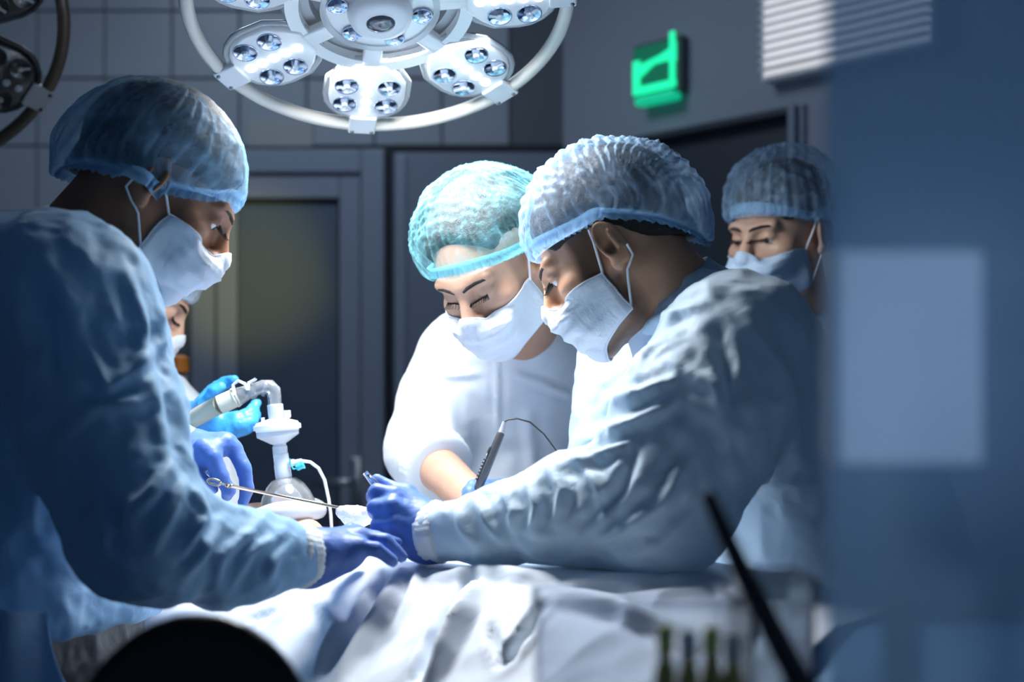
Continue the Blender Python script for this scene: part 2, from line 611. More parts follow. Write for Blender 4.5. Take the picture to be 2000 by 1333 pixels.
# back wall with tile facing
wb = MB().box((-2.6, YB, 0), (XC+0.05, YB+0.12, H_ROOM)).build('wall_back', M_grout, smooth=False, base=(0, YB, 0))
tag(wb, kind='structure')
TS = 0.2165
x0 = -1.306; z0 = 2.343
tb = MB().box((-TS/2+0.003, -0.012, -TS/2+0.003), (TS/2-0.003, 0, TS/2-0.003), 0.003)
tile0 = None
def tile_at(cx, cz, mesh_w=None):
    global tile0
    if tile0 is None:
        tile0 = tb.build('tile', M_tile, wb, smooth=False, base=(0, 0, 0))
        o = tile0
    else:
        o = tile0.copy(); COL.objects.link(o)
    o.parent = wb
    o.location = (cx, R_.uniform(-0.0012, 0.0012), cz)
    o.rotation_euler = (R_.uniform(-0.004, 0.004), 0, R_.uniform(-0.004, 0.004))
    return o
for i in range(-6, 8):
    for j in range(-10, 4):
        cx = x0+(i+0.5)*TS; cz = z0+(j+0.5)*TS
        if cz+TS/2 > H_ROOM+0.02 or cx-TS/2 < -2.6 or cx+TS/2 > XC+0.02:
            continue
        if cz-TS/2 < HEAD+0.005 and cx+TS/2 > -0.88:
            continue
        if cz < 0.8:
            continue
        tile_at(cx, cz)
# smooth skirting of the wall between tiles and doors
wt = MB().box((-2.6, YB-0.012, 0), (-0.86, YB, 0.83)).build('wainscot', M_tile, wb, smooth=False, base=(0, YB, 0))

# door_1 : recessed dark leaf inside a wide moulded frame
d1 = empty('door_1', (-0.62, YB, 0)); tag(d1, kind='structure')
xl, xr = -1.02, -0.405
def fr(name, m, lo, hi, b=0.006, parent=d1):
    return MB().box(lo, hi, b).build(name, m, parent, smooth=False)
fr('frame_jamb', M_frame, (xr-0.075, YB-0.05, 0), (xr, YB, HEAD))
fr('frame_jamb', M_frame, (xl, YB-0.05, 0), (xl+0.075, YB, HEAD))
fr('frame_head', M_frame, (xl+0.075, YB-0.05, HEAD-0.075), (xr-0.075, YB, HEAD))
fr('leaf_stile', M_frame, (xr-0.145, YB-0.035, 0.02), (xr-0.078, YB, HEAD-0.08))
fr('leaf_stile', M_frame, (xl+0.078, YB-0.035, 0.02), (xl+0.145, YB, HEAD-0.08))
fr('leaf_rail', M_frame, (xl+0.145, YB-0.035, HEAD-0.155), (xr-0.145, YB, HEAD-0.08))
fr('leaf_rail', M_frame, (xl+0.145, YB-0.035, 0.02), (xr-0.145, YB, 0.14))
fr('leaf_panel', M_leaf, (xl+0.145, YB-0.012, 0.14), (xr-0.145, YB, HEAD-0.155), 0.002)
fr('glazing_bead', M_gap, (xr-0.153, YB-0.02, 0.14), (xr-0.145, YB-0.011, HEAD-0.155), 0.001)
fr('glazing_bead', M_gap, (xl+0.145, YB-0.02, HEAD-0.163), (xr-0.145, YB-0.011, HEAD-0.155), 0.001)
hd = MB()
hp = px(690, 941, YB-0.07)
hd.box((hp[0]-0.012, YB-0.045, hp[2]-0.075), (hp[0]+0.022, YB-0.034, hp[2]+0.075), 0.004)
hd.tube([(hp[0]+0.005, YB-0.04, hp[2]), (hp[0]+0.005, YB-0.085, hp[2]), (hp[0]-0.02, YB-0.09, hp[2]), (hp[0]-0.125, YB-0.09, hp[2])], 0.010, 10)
hd.build('door_handle', M_steel, d1)
# small sign plate above the door
sp = MB().box((-0.85, YB-0.022, HEAD+0.012), (-0.635, YB-0.006, HEAD+0.095), 0.004).build('sign_plate', mat('plate_grey', (0.33, 0.34, 0.35), 0.5), None, smooth=False, base=(-0.742, YB, HEAD))
tag(sp, 'pale grey plate on the tiled wall above the door frame', 'sign plate')

# door_2 : flat sliding panel right of the frame
d2 = empty('door_2', (-0.12, YB, 0)); tag(d2, kind='structure')
fr('shadow_gap', M_gap, (-0.405, YB-0.03, 0), (-0.375, YB, HEAD+0.005), 0.002, d2)
fr('shadow_gap', M_gap, (-0.375, YB-0.03, HEAD-0.012), (XC, YB, HEAD+0.018), 0.002, d2)
fr('leaf', M_panel, (-0.375, YB-0.055, 0.01), (XC-0.01, YB, HEAD-0.012), 0.006, d2)
fr('edge_strip', M_frame, (-0.372, YB-0.065, 0.02), (-0.335, YB-0.054, HEAD-0.02), 0.004, d2)

# right wall, running towards the camera at an angle
u = np.array([0.664, -0.747, 0]); n_in = np.array([-0.747, -0.664, 0])
def wallM():
    M = np.eye(4)
    M[:3, 0] = u; M[:3, 1] = -n_in; M[:3, 2] = (0, 0, 1)
    M[:3, 3] = (XC, YB, 0)
    return M
WM = wallM()
wr = MB().box((-0.03, 0, HEAD), (4.2, 0.12, H_ROOM)).box((0.925, 0, 0), (4.2, 0.12, HEAD)).box((-0.03, 0.05, 0), (0.925, 0.12, HEAD)).xf(WM).build('wall_right', M_wall, smooth=False, base=(XC, YB, 0))
tag(wr, kind='structure')
d3 = empty('door_3', (XC, YB, 0)); tag(d3, kind='structure')
MB().box((0.0, 0.03, 0.01), (0.905, 0.052, HEAD-0.01), 0.004).xf(WM).build('leaf', M_dark, d3, smooth=False)  # dark leaf stands in for the open doorway's shade, put into its colour
MB().box((0.905, -0.02, 0), (0.93, 0.05, HEAD), 0.004).xf(WM).build('frame_jamb', M_frame, d3, smooth=False)
MB().box((0.94, -0.012, 0), (0.955, 0.0, HEAD), 0.003).xf(WM).build('frame_jamb', M_frame, d3, smooth=False)
MB().box((0.0, -0.012, HEAD-0.02), (0.93, 0.03, HEAD), 0.003).xf(WM).build('frame_head', M_dark, d3, smooth=False)
MB().box((0.80, 0.0, 0.95), (0.83, 0.03, 1.15), 0.008).xf(WM).build('door_handle', M_steel, d3, smooth=False)
# left wall
wl = MB().box((-2.6, -1.2, 0), (-2.5, YB, H_ROOM)).build('wall_left', M_wall, smooth=False)
tag(wl, kind='structure')

# green exit sign lamp on the right wall
t_s = 0.437
ex = empty('exit_sign', tuple(np.array([XC, YB, 2.29])+u*t_s)); tag(ex, 'glowing green exit sign high on the grey wall', 'exit sign')
EM = WM.copy(); EM[:3, :3] *= 0.82; EM[:3, 3] = np.array([XC, YB, 2.29])+u*t_s
M_sgdark = mat('sign_green_dim', (0.02, 0.22, 0.12), 0.4, emit=(0.0, 0.30, 0.14), estr=0.22)
M_sg = mat('sign_green', (0.1, 0.8, 0.45), 0.4, emit=(0.0, 0.95, 0.40), estr=1.0)
M_sg2 = mat('sign_green_mid', (0.05, 0.5, 0.3), 0.4, emit=(0.0, 0.70, 0.34), estr=0.6)
M_sgbox = mat('sign_housing', (0.10, 0.13, 0.14), 0.5)
MB().box((-0.118, -0.045, -0.098), (0.118, -0.004, 0.108), 0.01).xf(EM).build('housing', M_sgbox, ex, smooth=False)
MB().box((-0.108, -0.052, -0.085), (0.108, -0.044, 0.095), 0.004).xf(EM).build('face', M_sgdark, ex, smooth=False)
MB().box((-0.105, -0.058, -0.08), (0.105, -0.051, -0.052), 0.003).xf(EM).build('light_bar', M_sg, ex, smooth=False)
MB().box((-0.085, -0.075, -0.125), (0.105, -0.02, -0.09), 0.012).xf(EM).build('lower_lens', M_sg2, ex, smooth=False)
MB().prism([(-0.105, -0.02), (-0.05, 0.0), (0.03, 0.015), (0.075, 0.03), (0.105, 0.05), (0.105, -0.02), (0.06, -0.01), (0.0, -0.012), (-0.06, -0.045), (-0.105, -0.045)][::-1], 0, 0.006).xf(EM@np.array([[1, 0, 0, 0], [0, 0, -1, -0.051], [0, 1, 0, 0.03], [0, 0, 0, 1.0]])).build('arrow_shape', M_sg, ex, smooth=False)
MB().box((0.075, -0.058, -0.05), (0.1, -0.051, 0.12), 0.003).xf(EM).build('light_bar', M_sg, ex, smooth=False)
MB().box((-0.105, -0.058, -0.05), (-0.07, -0.051, 0.045), 0.003).xf(EM).build('light_bar', M_sg, ex, smooth=False)

# ================================================================== SURGICAL LAMPS
M_ring = mat('lamp_ring_enamel', (0.80, 0.74, 0.66), 0.3, var=0.03, coat=0.3)
M_cover = mat('lamp_cover_plastic', (0.84, 0.86, 0.88), 0.22, var=0.02, coat=0.5, emit=(0.9, 0.95, 1.0), estr=0.06)
M_rim = clear_mat('lamp_rim_clear', (0.92, 0.94, 0.97), 0.45, 0.1)
M_house = mat('lamp_housing', (0.55, 0.57, 0.60), 0.4, var=0.03)
M_bracket = mat('lamp_bracket', (0.88, 0.88, 0.90), 0.35, var=0.02)
M_screw = mat('screw', (0.35, 0.36, 0.38), 0.35, metal=0.8)
M_lens = mat('reflector', (0.42, 0.50, 0.66), 0.10, metal=1.0, var=0.45, vscale=90)
M_lensd = mat('reflector_element', (0.80, 0.85, 0.92), 0.15, var=0.1, coat=0.5)
M_led = mat('led_lit', (0.95, 0.97, 1.0), 0.3, emit=(0.93, 0.97, 1.0), estr=9.0)
M_ledoff = mat('led_off', (0.45, 0.46, 0.48), 0.2)
M_oval = mat('handle_oval', (0.10, 0.11, 0.14), 0.12, var=0.05, coat=1.0)
M_dkring = mat('shaded_ring_enamel', (0.10, 0.065, 0.045), 0.35, var=0.06, coat=0.4)  # shaded copies of the lamp materials, backlit darkness put into the colour
M_dkcover = mat('shaded_lamp_cover', (0.030, 0.026, 0.025), 0.25, var=0.1, coat=0.6)
M_dkhouse = mat('shaded_lamp_housing', (0.018, 0.016, 0.016), 0.4)
M_dkbracket = mat('shaded_lamp_bracket', (0.42, 0.40, 0.40), 0.4)

def petal_outline(L0, L1, hw, n=10):
    """rounded paddle along +Y from L0 to L1, half width hw"""
    pts = []
    r = hw
    for k in range(n+1):
        a = math.pi*k/n
        pts.append((hw*math.cos(a), L1-hw*0.92+hw*0.92*math.sin(a)))
    pts += [(-hw*0.97, L1-hw*1.5), (-hw*0.72, L0+0.022), (-hw*0.36, L0), (hw*0.36, L0), (hw*0.72, L0+0.022), (hw*0.97, L1-hw*1.5)]
    return pts

def surgical_lamp(name, label, M, lit, a0):
    loc = M[:3, 3]
    t = empty(name, tuple(loc)); tag(t, label, 'surgical lamp')
    mr, mc, mh, mb = (M_ring, M_cover, M_house, M_bracket) if lit else (M_dkring, M_dkcover, M_dkhouse, M_dkbracket)
    RR = 0.30
    # ring handle
    ring = MB().tube([(RR*math.cos(2*math.pi*k/96), RR*math.sin(2*math.pi*k/96), 0) for k in range(97)], 0.0118, 14, caps=False)
    ring.xf(M).build('ring_handle', mr, t)
    # rear housing: annulus + hub disc
    hz = MB()
    def annulus(mb, r0, r1, z0, z1, n=64):
        prof = [(r0, z0), (r1, z0), (r1, z1), (r0, z1)]
        v = []; f = []
        for r, z in prof:
            v += [(r*math.cos(2*math.pi*k/n), r*math.sin(2*math.pi*k/n), z) for k in range(n)]
        for i in range(4):
            j = (i+1) % 4
            for k in range(n):
                k2 = (k+1) % n
                f.append((i*n+k, i*n+k2, j*n+k2, j*n+k))
        mb.add(v, f)
        return mb
    auto_smooth(annulus(MB(), 0.112, 0.158, 0.018, 0.040).xf(M).build('rear_ring', mh, t))
    auto_smooth(annulus(MB(), 0.128, 0.150, -0.004, 0.014).xf(M).build('link_ring', mc, t))
    hub = MB().lathe([(0.0, 0.05), (0.06, 0.045), (0.086, 0.03), (0.092, 0.006), (0.088, -0.004), (0.0, -0.006)][::-1], n=40)
    auto_smooth(hub.xf(M).build('hub', mc, t), 50)
    auto_smooth(annulus(MB(), 0.085, 0.095, -0.008, 0.012).xf(M).build('hub_rim', M_rim if lit else mh, t))
    def Rz(a):
        c, s = math.cos(a), math.sin(a)
        # rotates +Y onto direction (sin a, cos a)
        return np.array([[c, s, 0, 0], [-s, c, 0, 0], [0, 0, 1, 0], [0, 0, 0, 1.0]])
    def lens(mb_parent, x, y, A, r=0.0185):
        T = np.eye(4); T[:3, 3] = (x, y, 0)
        rot = R_.uniform(0, 6.28)
        bowl = MB().lathe([(r, -0.0085), (r*1.08, -0.0098), (r*1.12, -0.0085), (r*1.08, -0.006), (r*0.8, -0.0045), (r*0.3, -0.0068), (0.0, -0.0072)][::-1], n=18)
        o = bowl.xf(A@T).build('reflector_lens', M_lens if lit else M_dkcover, mb_parent)
        c, s = math.cos(rot), math.sin(rot)
        e = MB().lathe([(0.0, -0.014), (0.004, -0.0135), (0.0055, -0.011), (0.0055, -0.005), (0.0, -0.005)][::-1], n=10)
        e.box((-0.0025, 0.0, -0.0105), (0.0025, r*0.95, -0.0085))
        RT = np.array([[c, -s, 0, x], [s, c, 0, y], [0, 0, 1, 0], [0, 0, 0, 1.0]])
        auto_smooth(e.xf(A@RT).build('led_holder', M_lensd if lit else M_dkbracket, o))
        return o
    def led(parent, x, y, A, r=0.0085):
        T = np.eye(4); T[:3, 3] = (x, y, 0)
        d = MB().lathe([(r, -0.007), (r*0.85, -0.0105), (r*0.4, -0.0125), (0, -0.013)][::-1], n=12)
        d.xf(A@T).build('led', M_led if lit else M_ledoff, parent)
    for k in range(7):
        a = a0+2*math.pi*k/7
        A = M@Rz(a)
        p = MB().prism(petal_outline(0.135, 0.278, 0.066), -0.008, 0.016, 0.006).xf(A).build('petal', mc, t)
        auto_smooth(p, 60)
        ol = petal_outline(0.135, 0.278, 0.066)
        ol2 = petal_outline(0.128, 0.2835, 0.0705)
        rim = MB().tube([(q[0], q[1], 0.002) for q in ol2]+[(ol2[0][0], ol2[0][1], 0.002)], 0.0052, 8, caps=False).xf(A)
        rim.build('petal_rim', M_rim if lit else mh, p)
        MB().box((-0.016, 0.084, -0.006), (0.016, 0.142, 0.012), 0.005).xf(A).build('spoke', mc, t)
        for (x, y) in ((-0.036, 0.188), (0.036, 0.188), (-0.036, 0.236), (0.036, 0.236)):
            lens(p, x, y, A)
        for q in range(5):
            led(p, 0.0, 0.158+q*0.0235, A)
        br = MB().box((-0.024, 0.268, -0.013), (0.024, 0.312, 0.004), 0.003).xf(A).build('bracket', mb, t, smooth=False)
        for (x, y) in ((-0.017, 0.305), (0.017, 0.305)):
            T = np.eye(4); T[:3, 3] = (x, y, 0)
            MB().lathe([(0.0035, -0.0125), (0.0035, -0.0145), (0.0, -0.0148)][::-1], n=8).xf(A@T).build('screw', M_screw if lit else M_dkhouse, br)
    for k in range(6):
        a = a0+0.45+2*math.pi*k/6
        lens(t, 0.068*math.sin(a), 0.068*math.cos(a), M, 0.0155)
    # central grip
    g = MB().lathe([(0.050, -0.006), (0.052, -0.014), (0.048, -0.026), (0.036, -0.033), (0.0, -0.035)][::-1], n=36).xf(M).build('centre_grip', M_bracket if lit else mc, t)
    auto_smooth(g, 50)
    T = np.eye(4); T[:3, 3] = (0, 0, -0.032)
    MB().lathe([(0.024, 0.0), (0.022, -0.005), (0.013, -0.008), (0.0, -0.009)][::-1], n=24, xs=(1.0, 0.82)).xf(M@T).build('grip_button', M_oval, g)
    # yoke and ceiling arm (above the frame)
    top = M@np.array([0, 0, 0.05, 1.0])
    y = MB().tube([(M@np.array([0.0, -0.02, 0.04, 1]))[:3], (M@np.array([0.0, -0.06, 0.12, 1]))[:3], (top[0], top[1]-0.05, top[2]+0.30), (top[0], top[1]-0.05, H_ROOM-0.04)], [0.045, 0.03, 0.022, 0.022], 14)
    y.build('ceiling_arm', mh, t)
    MB().lathe([(0.09, 0), (0.09, 0.03), (0.06, 0.045)], (top[0], top[1]-0.05, H_ROOM-0.046), n=24).build('ceiling_flange', mh, t)
    return t

def lampM(centre, g, xhint):
    g = np.array(g, float); g = g/np.linalg.norm(g)
    Z = -g
    X = np.array(xhint, float); X = X-Z*(X@Z); X = X/np.linalg.norm(X)
    Y = np.cross(Z, X)
    M = np.eye(4); M[:3, 0] = X; M[:3, 1] = Y; M[:3, 2] = Z; M[:3, 3] = centre
    return M

LSC = 0.925
LC = px(742, 14, 2.27*LSC)
g_main = np.array([0.08, -0.43, -0.89])
LM = lampM(LC, g_main, (0.996, 0, 0.085)); LR = LM[:3, :3].copy(); LM[:3, :3] *= LSC
lamp_main = surgical_lamp('surgical_lamp', 'large lit white surgical lamp with flower shaped LED petals inside a ring handle', LM, True, math.radians(-13))
# the lamp's own light
ld = bpy.data.lights.new('surgical_light', 'AREA')
ld.shape = 'DISK'; ld.size = 0.38
ld.energy = LAMP_POWER
ld.color = (0.94, 0.97, 1.0)
ld.spread = math.radians(150)
lo = bpy.data.objects.new('surgical_light', ld); COL.objects.link(lo)
pos = LC+LR@np.array([0, 0, -0.065])
lo.location = pos-LC
aim = np.array([-0.06, 2.12, 1.08])-pos
lo.rotation_euler = Vector(aim).to_track_quat('-Z', 'Y').to_euler()
lo.parent = lamp_main

LC2 = px(-232, 40, 2.45)
LM2 = lampM(LC2, (0.30, -0.62, -0.62), (0.7, 0.15, 0.35))
surgical_lamp('surgical_lamp', 'unlit surgical lamp coloured as if backlit, cut off by the upper left edge', LM2, False, math.radians(38))

# made-up fixture for the added ceiling fill
cf = empty('added_ceiling_light', (-0.7, 3.5, H_ROOM)); tag(cf, 'added unseen ceiling light brightening the back wall', 'ceiling light')
MB().box((-1.32, 3.18, H_ROOM-0.04), (-0.08, 3.82, H_ROOM), 0.006).build('housing', M_bracket, cf, smooth=False)

# ================================================================== PEOPLE
def smooth01(x):
    x = np.clip(x, 0, 1); return x*x*(3-2*x)
def hframe(f, roll=0.0):
    f = np.array(f, float); f = f/np.linalg.norm(f)
    r = np.cross(f, [0, 0, 1.0]); r /= np.linalg.norm(r)
    up = np.cross(r, f)
    c, s = math.cos(roll), math.sin(roll)
    r2 = c*r+s*up; u2 = -s*r+c*up
    return np.stack([r2, f, u2], 1)      # columns: right, forward, up

def head_field(neck_local, neck_r=(0.056, 0.066), closed=False, fem=False):
    lo = np.minimum([-0.115, -0.15, -0.20], np.asarray(neck_local)-0.08)
    hi = np.maximum([0.115, 0.15, 0.14], np.asarray(neck_local)+0.08)
    Fd = Field(lo, hi, 0.0034)
    j = 0.93 if fem else 1.0
    Fd.ell((0, -0.018, 0.036), (0.077, 0.098, 0.086), 0.01)
    Fd.ell((0, 0.036, -0.026), (0.062*j, 0.060, 0.090), 0.03)
    for s in (-1, 1):
        Fd.cone((s*0.056*j, -0.002, -0.045), (s*0.046*j, 0.022, -0.088), 0.018, 0.017, 0.03)
        Fd.cone((s*0.046*j, 0.022, -0.088), (s*0.012, 0.078, -0.108), 0.017, 0.015, 0.025)
        Fd.ell((s*0.046, 0.062, -0.024), (0.022, 0.024, 0.017), 0.018)
        Fd.cone((s*0.010, 0.0925, 0.016), (s*0.044, 0.080, 0.021), 0.010, 0.009, 0.014)
    Fd.ell((0, 0.082, -0.100), (0.020, 0.018, 0.018), 0.02)
    for s in (-1, 1):
        Fd.ell((s*0.032, 0.106, -0.001), (0.019, 0.019, 0.0125), 0.010, sub=True)
    # nose
    Fd.cone((0, 0.093, 0.010), (0, 0.117, -0.034), 0.0075, 0.0125, 0.012)
    for s in (-1, 1):
        Fd.ell((s*0.012, 0.106, -0.038), (0.008, 0.011, 0.008), 0.008)
    # lips
    Fd.ell((0, 0.092, -0.068), (0.024, 0.011, 0.006), 0.006)
    Fd.ell((0, 0.090, -0.078), (0.021, 0.011, 0.0065), 0.006)
    # eyelids
    for s in (-1, 1):
        c = np.array([s*0.032, 0.0785, -0.001])
        def lid(X, Y, Z, c=c):
            d = np.sqrt((X-c[0])**2+(Y-c[1])**2+(Z-c[2])**2)-0.0150
            if closed:
                return d
            g = np.maximum(-(Z-(c[2]-0.0035)), (Z-(c[2]-0.0095)))
            gap = np.minimum(Z-(c[2]-0.0035), -(Z-(c[2]-0.0095)))
            # remove a slot between the lids
            return np.maximum(d, -np.maximum(g, -1.0)*1.0 if False else np.where((Z < c[2]-0.0035) & (Z > c[2]-0.0095), 0.002, d))
        Fd.op(lid, c-0.016, c+0.016, 0.004)
    # ears
    for s in (-1, 1):
        Re = np.array(Matrix.Rotation(s*math.radians(-22), 3, 'Z') @ Matrix.Rotation(math.radians(-10), 3, 'X'))
        c = np.array([s*0.084, -0.008, -0.008])
        Fd.ell(c, (0.0085, 0.0195, 0.0335), 0.006, Re)
        Fd.ell(c+np.array([s*0.0085, 0.002, 0.006]), (0.0075, 0.0115, 0.020), 0.004, Re, sub=True)
        Fd.ell(c+np.array([s*0.006, 0.004, -0.006]), (0.0085, 0.008, 0.010), 0.003, Re, sub=True)
        Fd.cone(c+np.array([s*0.006, -0.004, 0.012]), c+np.array([s*0.005, -0.006, -0.010]), 0.0032, 0.0035, 0.004)
        Fd.ell(c+np.array([-s*0.001, 0.008, -0.028]), (0.006, 0.008, 0.009), 0.006)
    # neck
    Fd.cone((0, -0.030, -0.050), neck_local, neck_r[0], neck_r[1], 0.03)
    return Fd

def project(Fd, p, off=0.0, n=4):
    p = np.array(p, float)
    e = 0.003
    for _ in range(16):
        m = Fd.sample(p) > 0.06
        if not m.any():
            break
        p[m] += (np.array([0, 0.01, -0.03])-p[m])*0.05
    for _ in range(n):
        v = Fd.sample(p)
        g = np.stack([Fd.sample(p+np.eye(3)[i]*e)-Fd.sample(p-np.eye(3)[i]*e) for i in range(3)], 1)
        g /= np.linalg.norm(g, axis=1)[:, None]+1e-9
        p = p-g*(v-off)[:, None]*0.8
    return p

def push_out(Fd, p, off, n=5):
    """only moves points that lie closer than off"""
    p = np.array(p, float)
    e = 0.004
    for _ in range(n):
        v = Fd.sample(p)
        m = v < off
        if not m.any():
            break
        q = p[m]
        g = np.stack([Fd.sample(q+np.eye(3)[i]*e)-Fd.sample(q-np.eye(3)[i]*e) for i in range(3)], 1)
        g /= np.linalg.norm(g, axis=1)[:, None]+1e-9
        p[m] = q+g*(off-v[m])[:, None]
    return p

def grid_faces(nu, nv, wrap=False):
    f = []
    for i in range(nu-1 if not wrap else nu):
        for j in range(nv-1):
            a = i*nv+j; b = ((i+1) % nu)*nv+j
            f.append((a, b, b+1, a+1))
    return np.array(f)

def solidify(V, Fc, t):
    """give a sheet thickness"""
    N = normals(V, Fc)
    n = len(V)
    V2 = np.concatenate([V, V-N*t])
    F2 = [tuple(f) for f in Fc]+[tuple(reversed([q+n for q in f])) for f in Fc]
    ed = {}
    for f in Fc:
        for i in range(4):
            a, b = int(f[i]), int(f[(i+1) % 4])
            ed[(a, b)] = 1
    for (a, b) in list(ed):
        if (b, a) not in ed:
            F2.append((b, a, a+n, b+n))
    return V2, F2

def ribbon(pts, wv, t=0.0006):
    """thin flat strap along pts with half width vectors"""
    pts = np.asarray(pts); wv = np.asarray(wv)
    V = np.stack([pts-wv, pts+wv], 1).reshape(-1, 3)
    return solidify(V, grid_faces(len(pts), 2), t)

HAIRC = (0.012, 0.010, 0.009)
M_hair = mat('dark_hair', HAIRC, 0.55, var=0.4, vscale=60, bump=0.6, bscale=160, bdist=2.0)
M_hairb = mat('brown_hair', (0.035, 0.022, 0.014), 0.55, var=0.4, vscale=60, bump=0.6, bscale=160, bdist=2.0)
M_mask = mat('mask_nonwoven', (0.80, 0.84, 0.90), 0.75, var=0.03, bump=0.5, bscale=22, bdist=0.8, fine=0.25, translucent=0.22, sheen=0.2)
M_maskblue = mat('mask_nonwoven_blue', (0.52, 0.68, 0.86), 0.75, var=0.04, bump=0.22, bscale=38, fine=0.25, translucent=0.22)
M_strap = mat('ear_loop', (0.82, 0.85, 0.90), 0.7)
M_eye = mat('eyeball', (0.70, 0.70, 0.70), 0.12, coat=1.0)
M_iris = mat('iris', (0.015, 0.009, 0.006), 0.1, coat=1.0)
M_trouser = mat('scrub_trousers', (0.08, 0.14, 0.26), 0.7, bump=0.4, bscale=14)
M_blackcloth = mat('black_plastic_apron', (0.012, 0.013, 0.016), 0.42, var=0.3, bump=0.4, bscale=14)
M_shoe = mat('clog', (0.15, 0.18, 0.22), 0.5)
M_glove = mat('nitrile_violet_blue', (0.075, 0.170, 0.52), 0.48, var=0.10, vscale=14, bump=0.12, bscale=55, sheen=0.15, translucent=0.08)
M_glovec = mat('nitrile_sky_blue', (0.05, 0.33, 0.72), 0.38, var=0.12, vscale=14, bump=0.15, bscale=55, translucent=0.08)
M_gown = mat('gown_nonwoven', (0.32, 0.58, 0.86), 0.62, var=0.05, vscale=4, bump=0.34, bscale=13, bdist=0.9, fine=0.12, translucent=0.20, sheen=0.25)
M_gownc = mat('gown_nonwoven_pale', (0.62, 0.79, 0.93), 0.62, var=0.05, vscale=4, bump=0.34, bscale=13, bdist=0.9, fine=0.12, translucent=0.20, sheen=0.25)
M_gownw = mat('gown_nonwoven_white', (0.80, 0.87, 0.94), 0.62, var=0.04, vscale=4, bump=0.14, bscale=8, bdist=0.6, fine=0.12, translucent=0.20, sheen=0.2)
M_gownb = mat('gown_nonwoven_blue', (0.30, 0.55, 0.85), 0.62, var=0.05, vscale=4, bump=0.2, bscale=9, fine=0.12, translucent=0.2)
M_cuff = mat('knit_cuff', (0.72, 0.76, 0.80), 0.85, var=0.05, vscale=60, bump=0.3, bscale=220)
M_collar = mat('gown_collar', (0.50, 0.63, 0.80), 0.65, var=0.04, vscale=8, fine=0.15)

def crumple(V, Fc, seed, big=0.010, mid=0.006, fine=0.0022, sx=(5.5, 5.5, 3.0)):
    N = normals(V, Fc)
    q = V*np.array(sx)
    warp = np.stack([fbm(V*4, seed+11), fbm(V*4, seed+23), fbm(V*4, seed+37)], 1)*0.5
    D = big*fbm(V*4.2+warp, seed)+mid*ridge(q*1.6+warp*1.4, seed+3)+fine*1.5*ridge(V*14+warp*2, seed+7, 2, 2.2)+fine*fbm(V*38, seed+9, 2)
    return V+N*D[:, None]

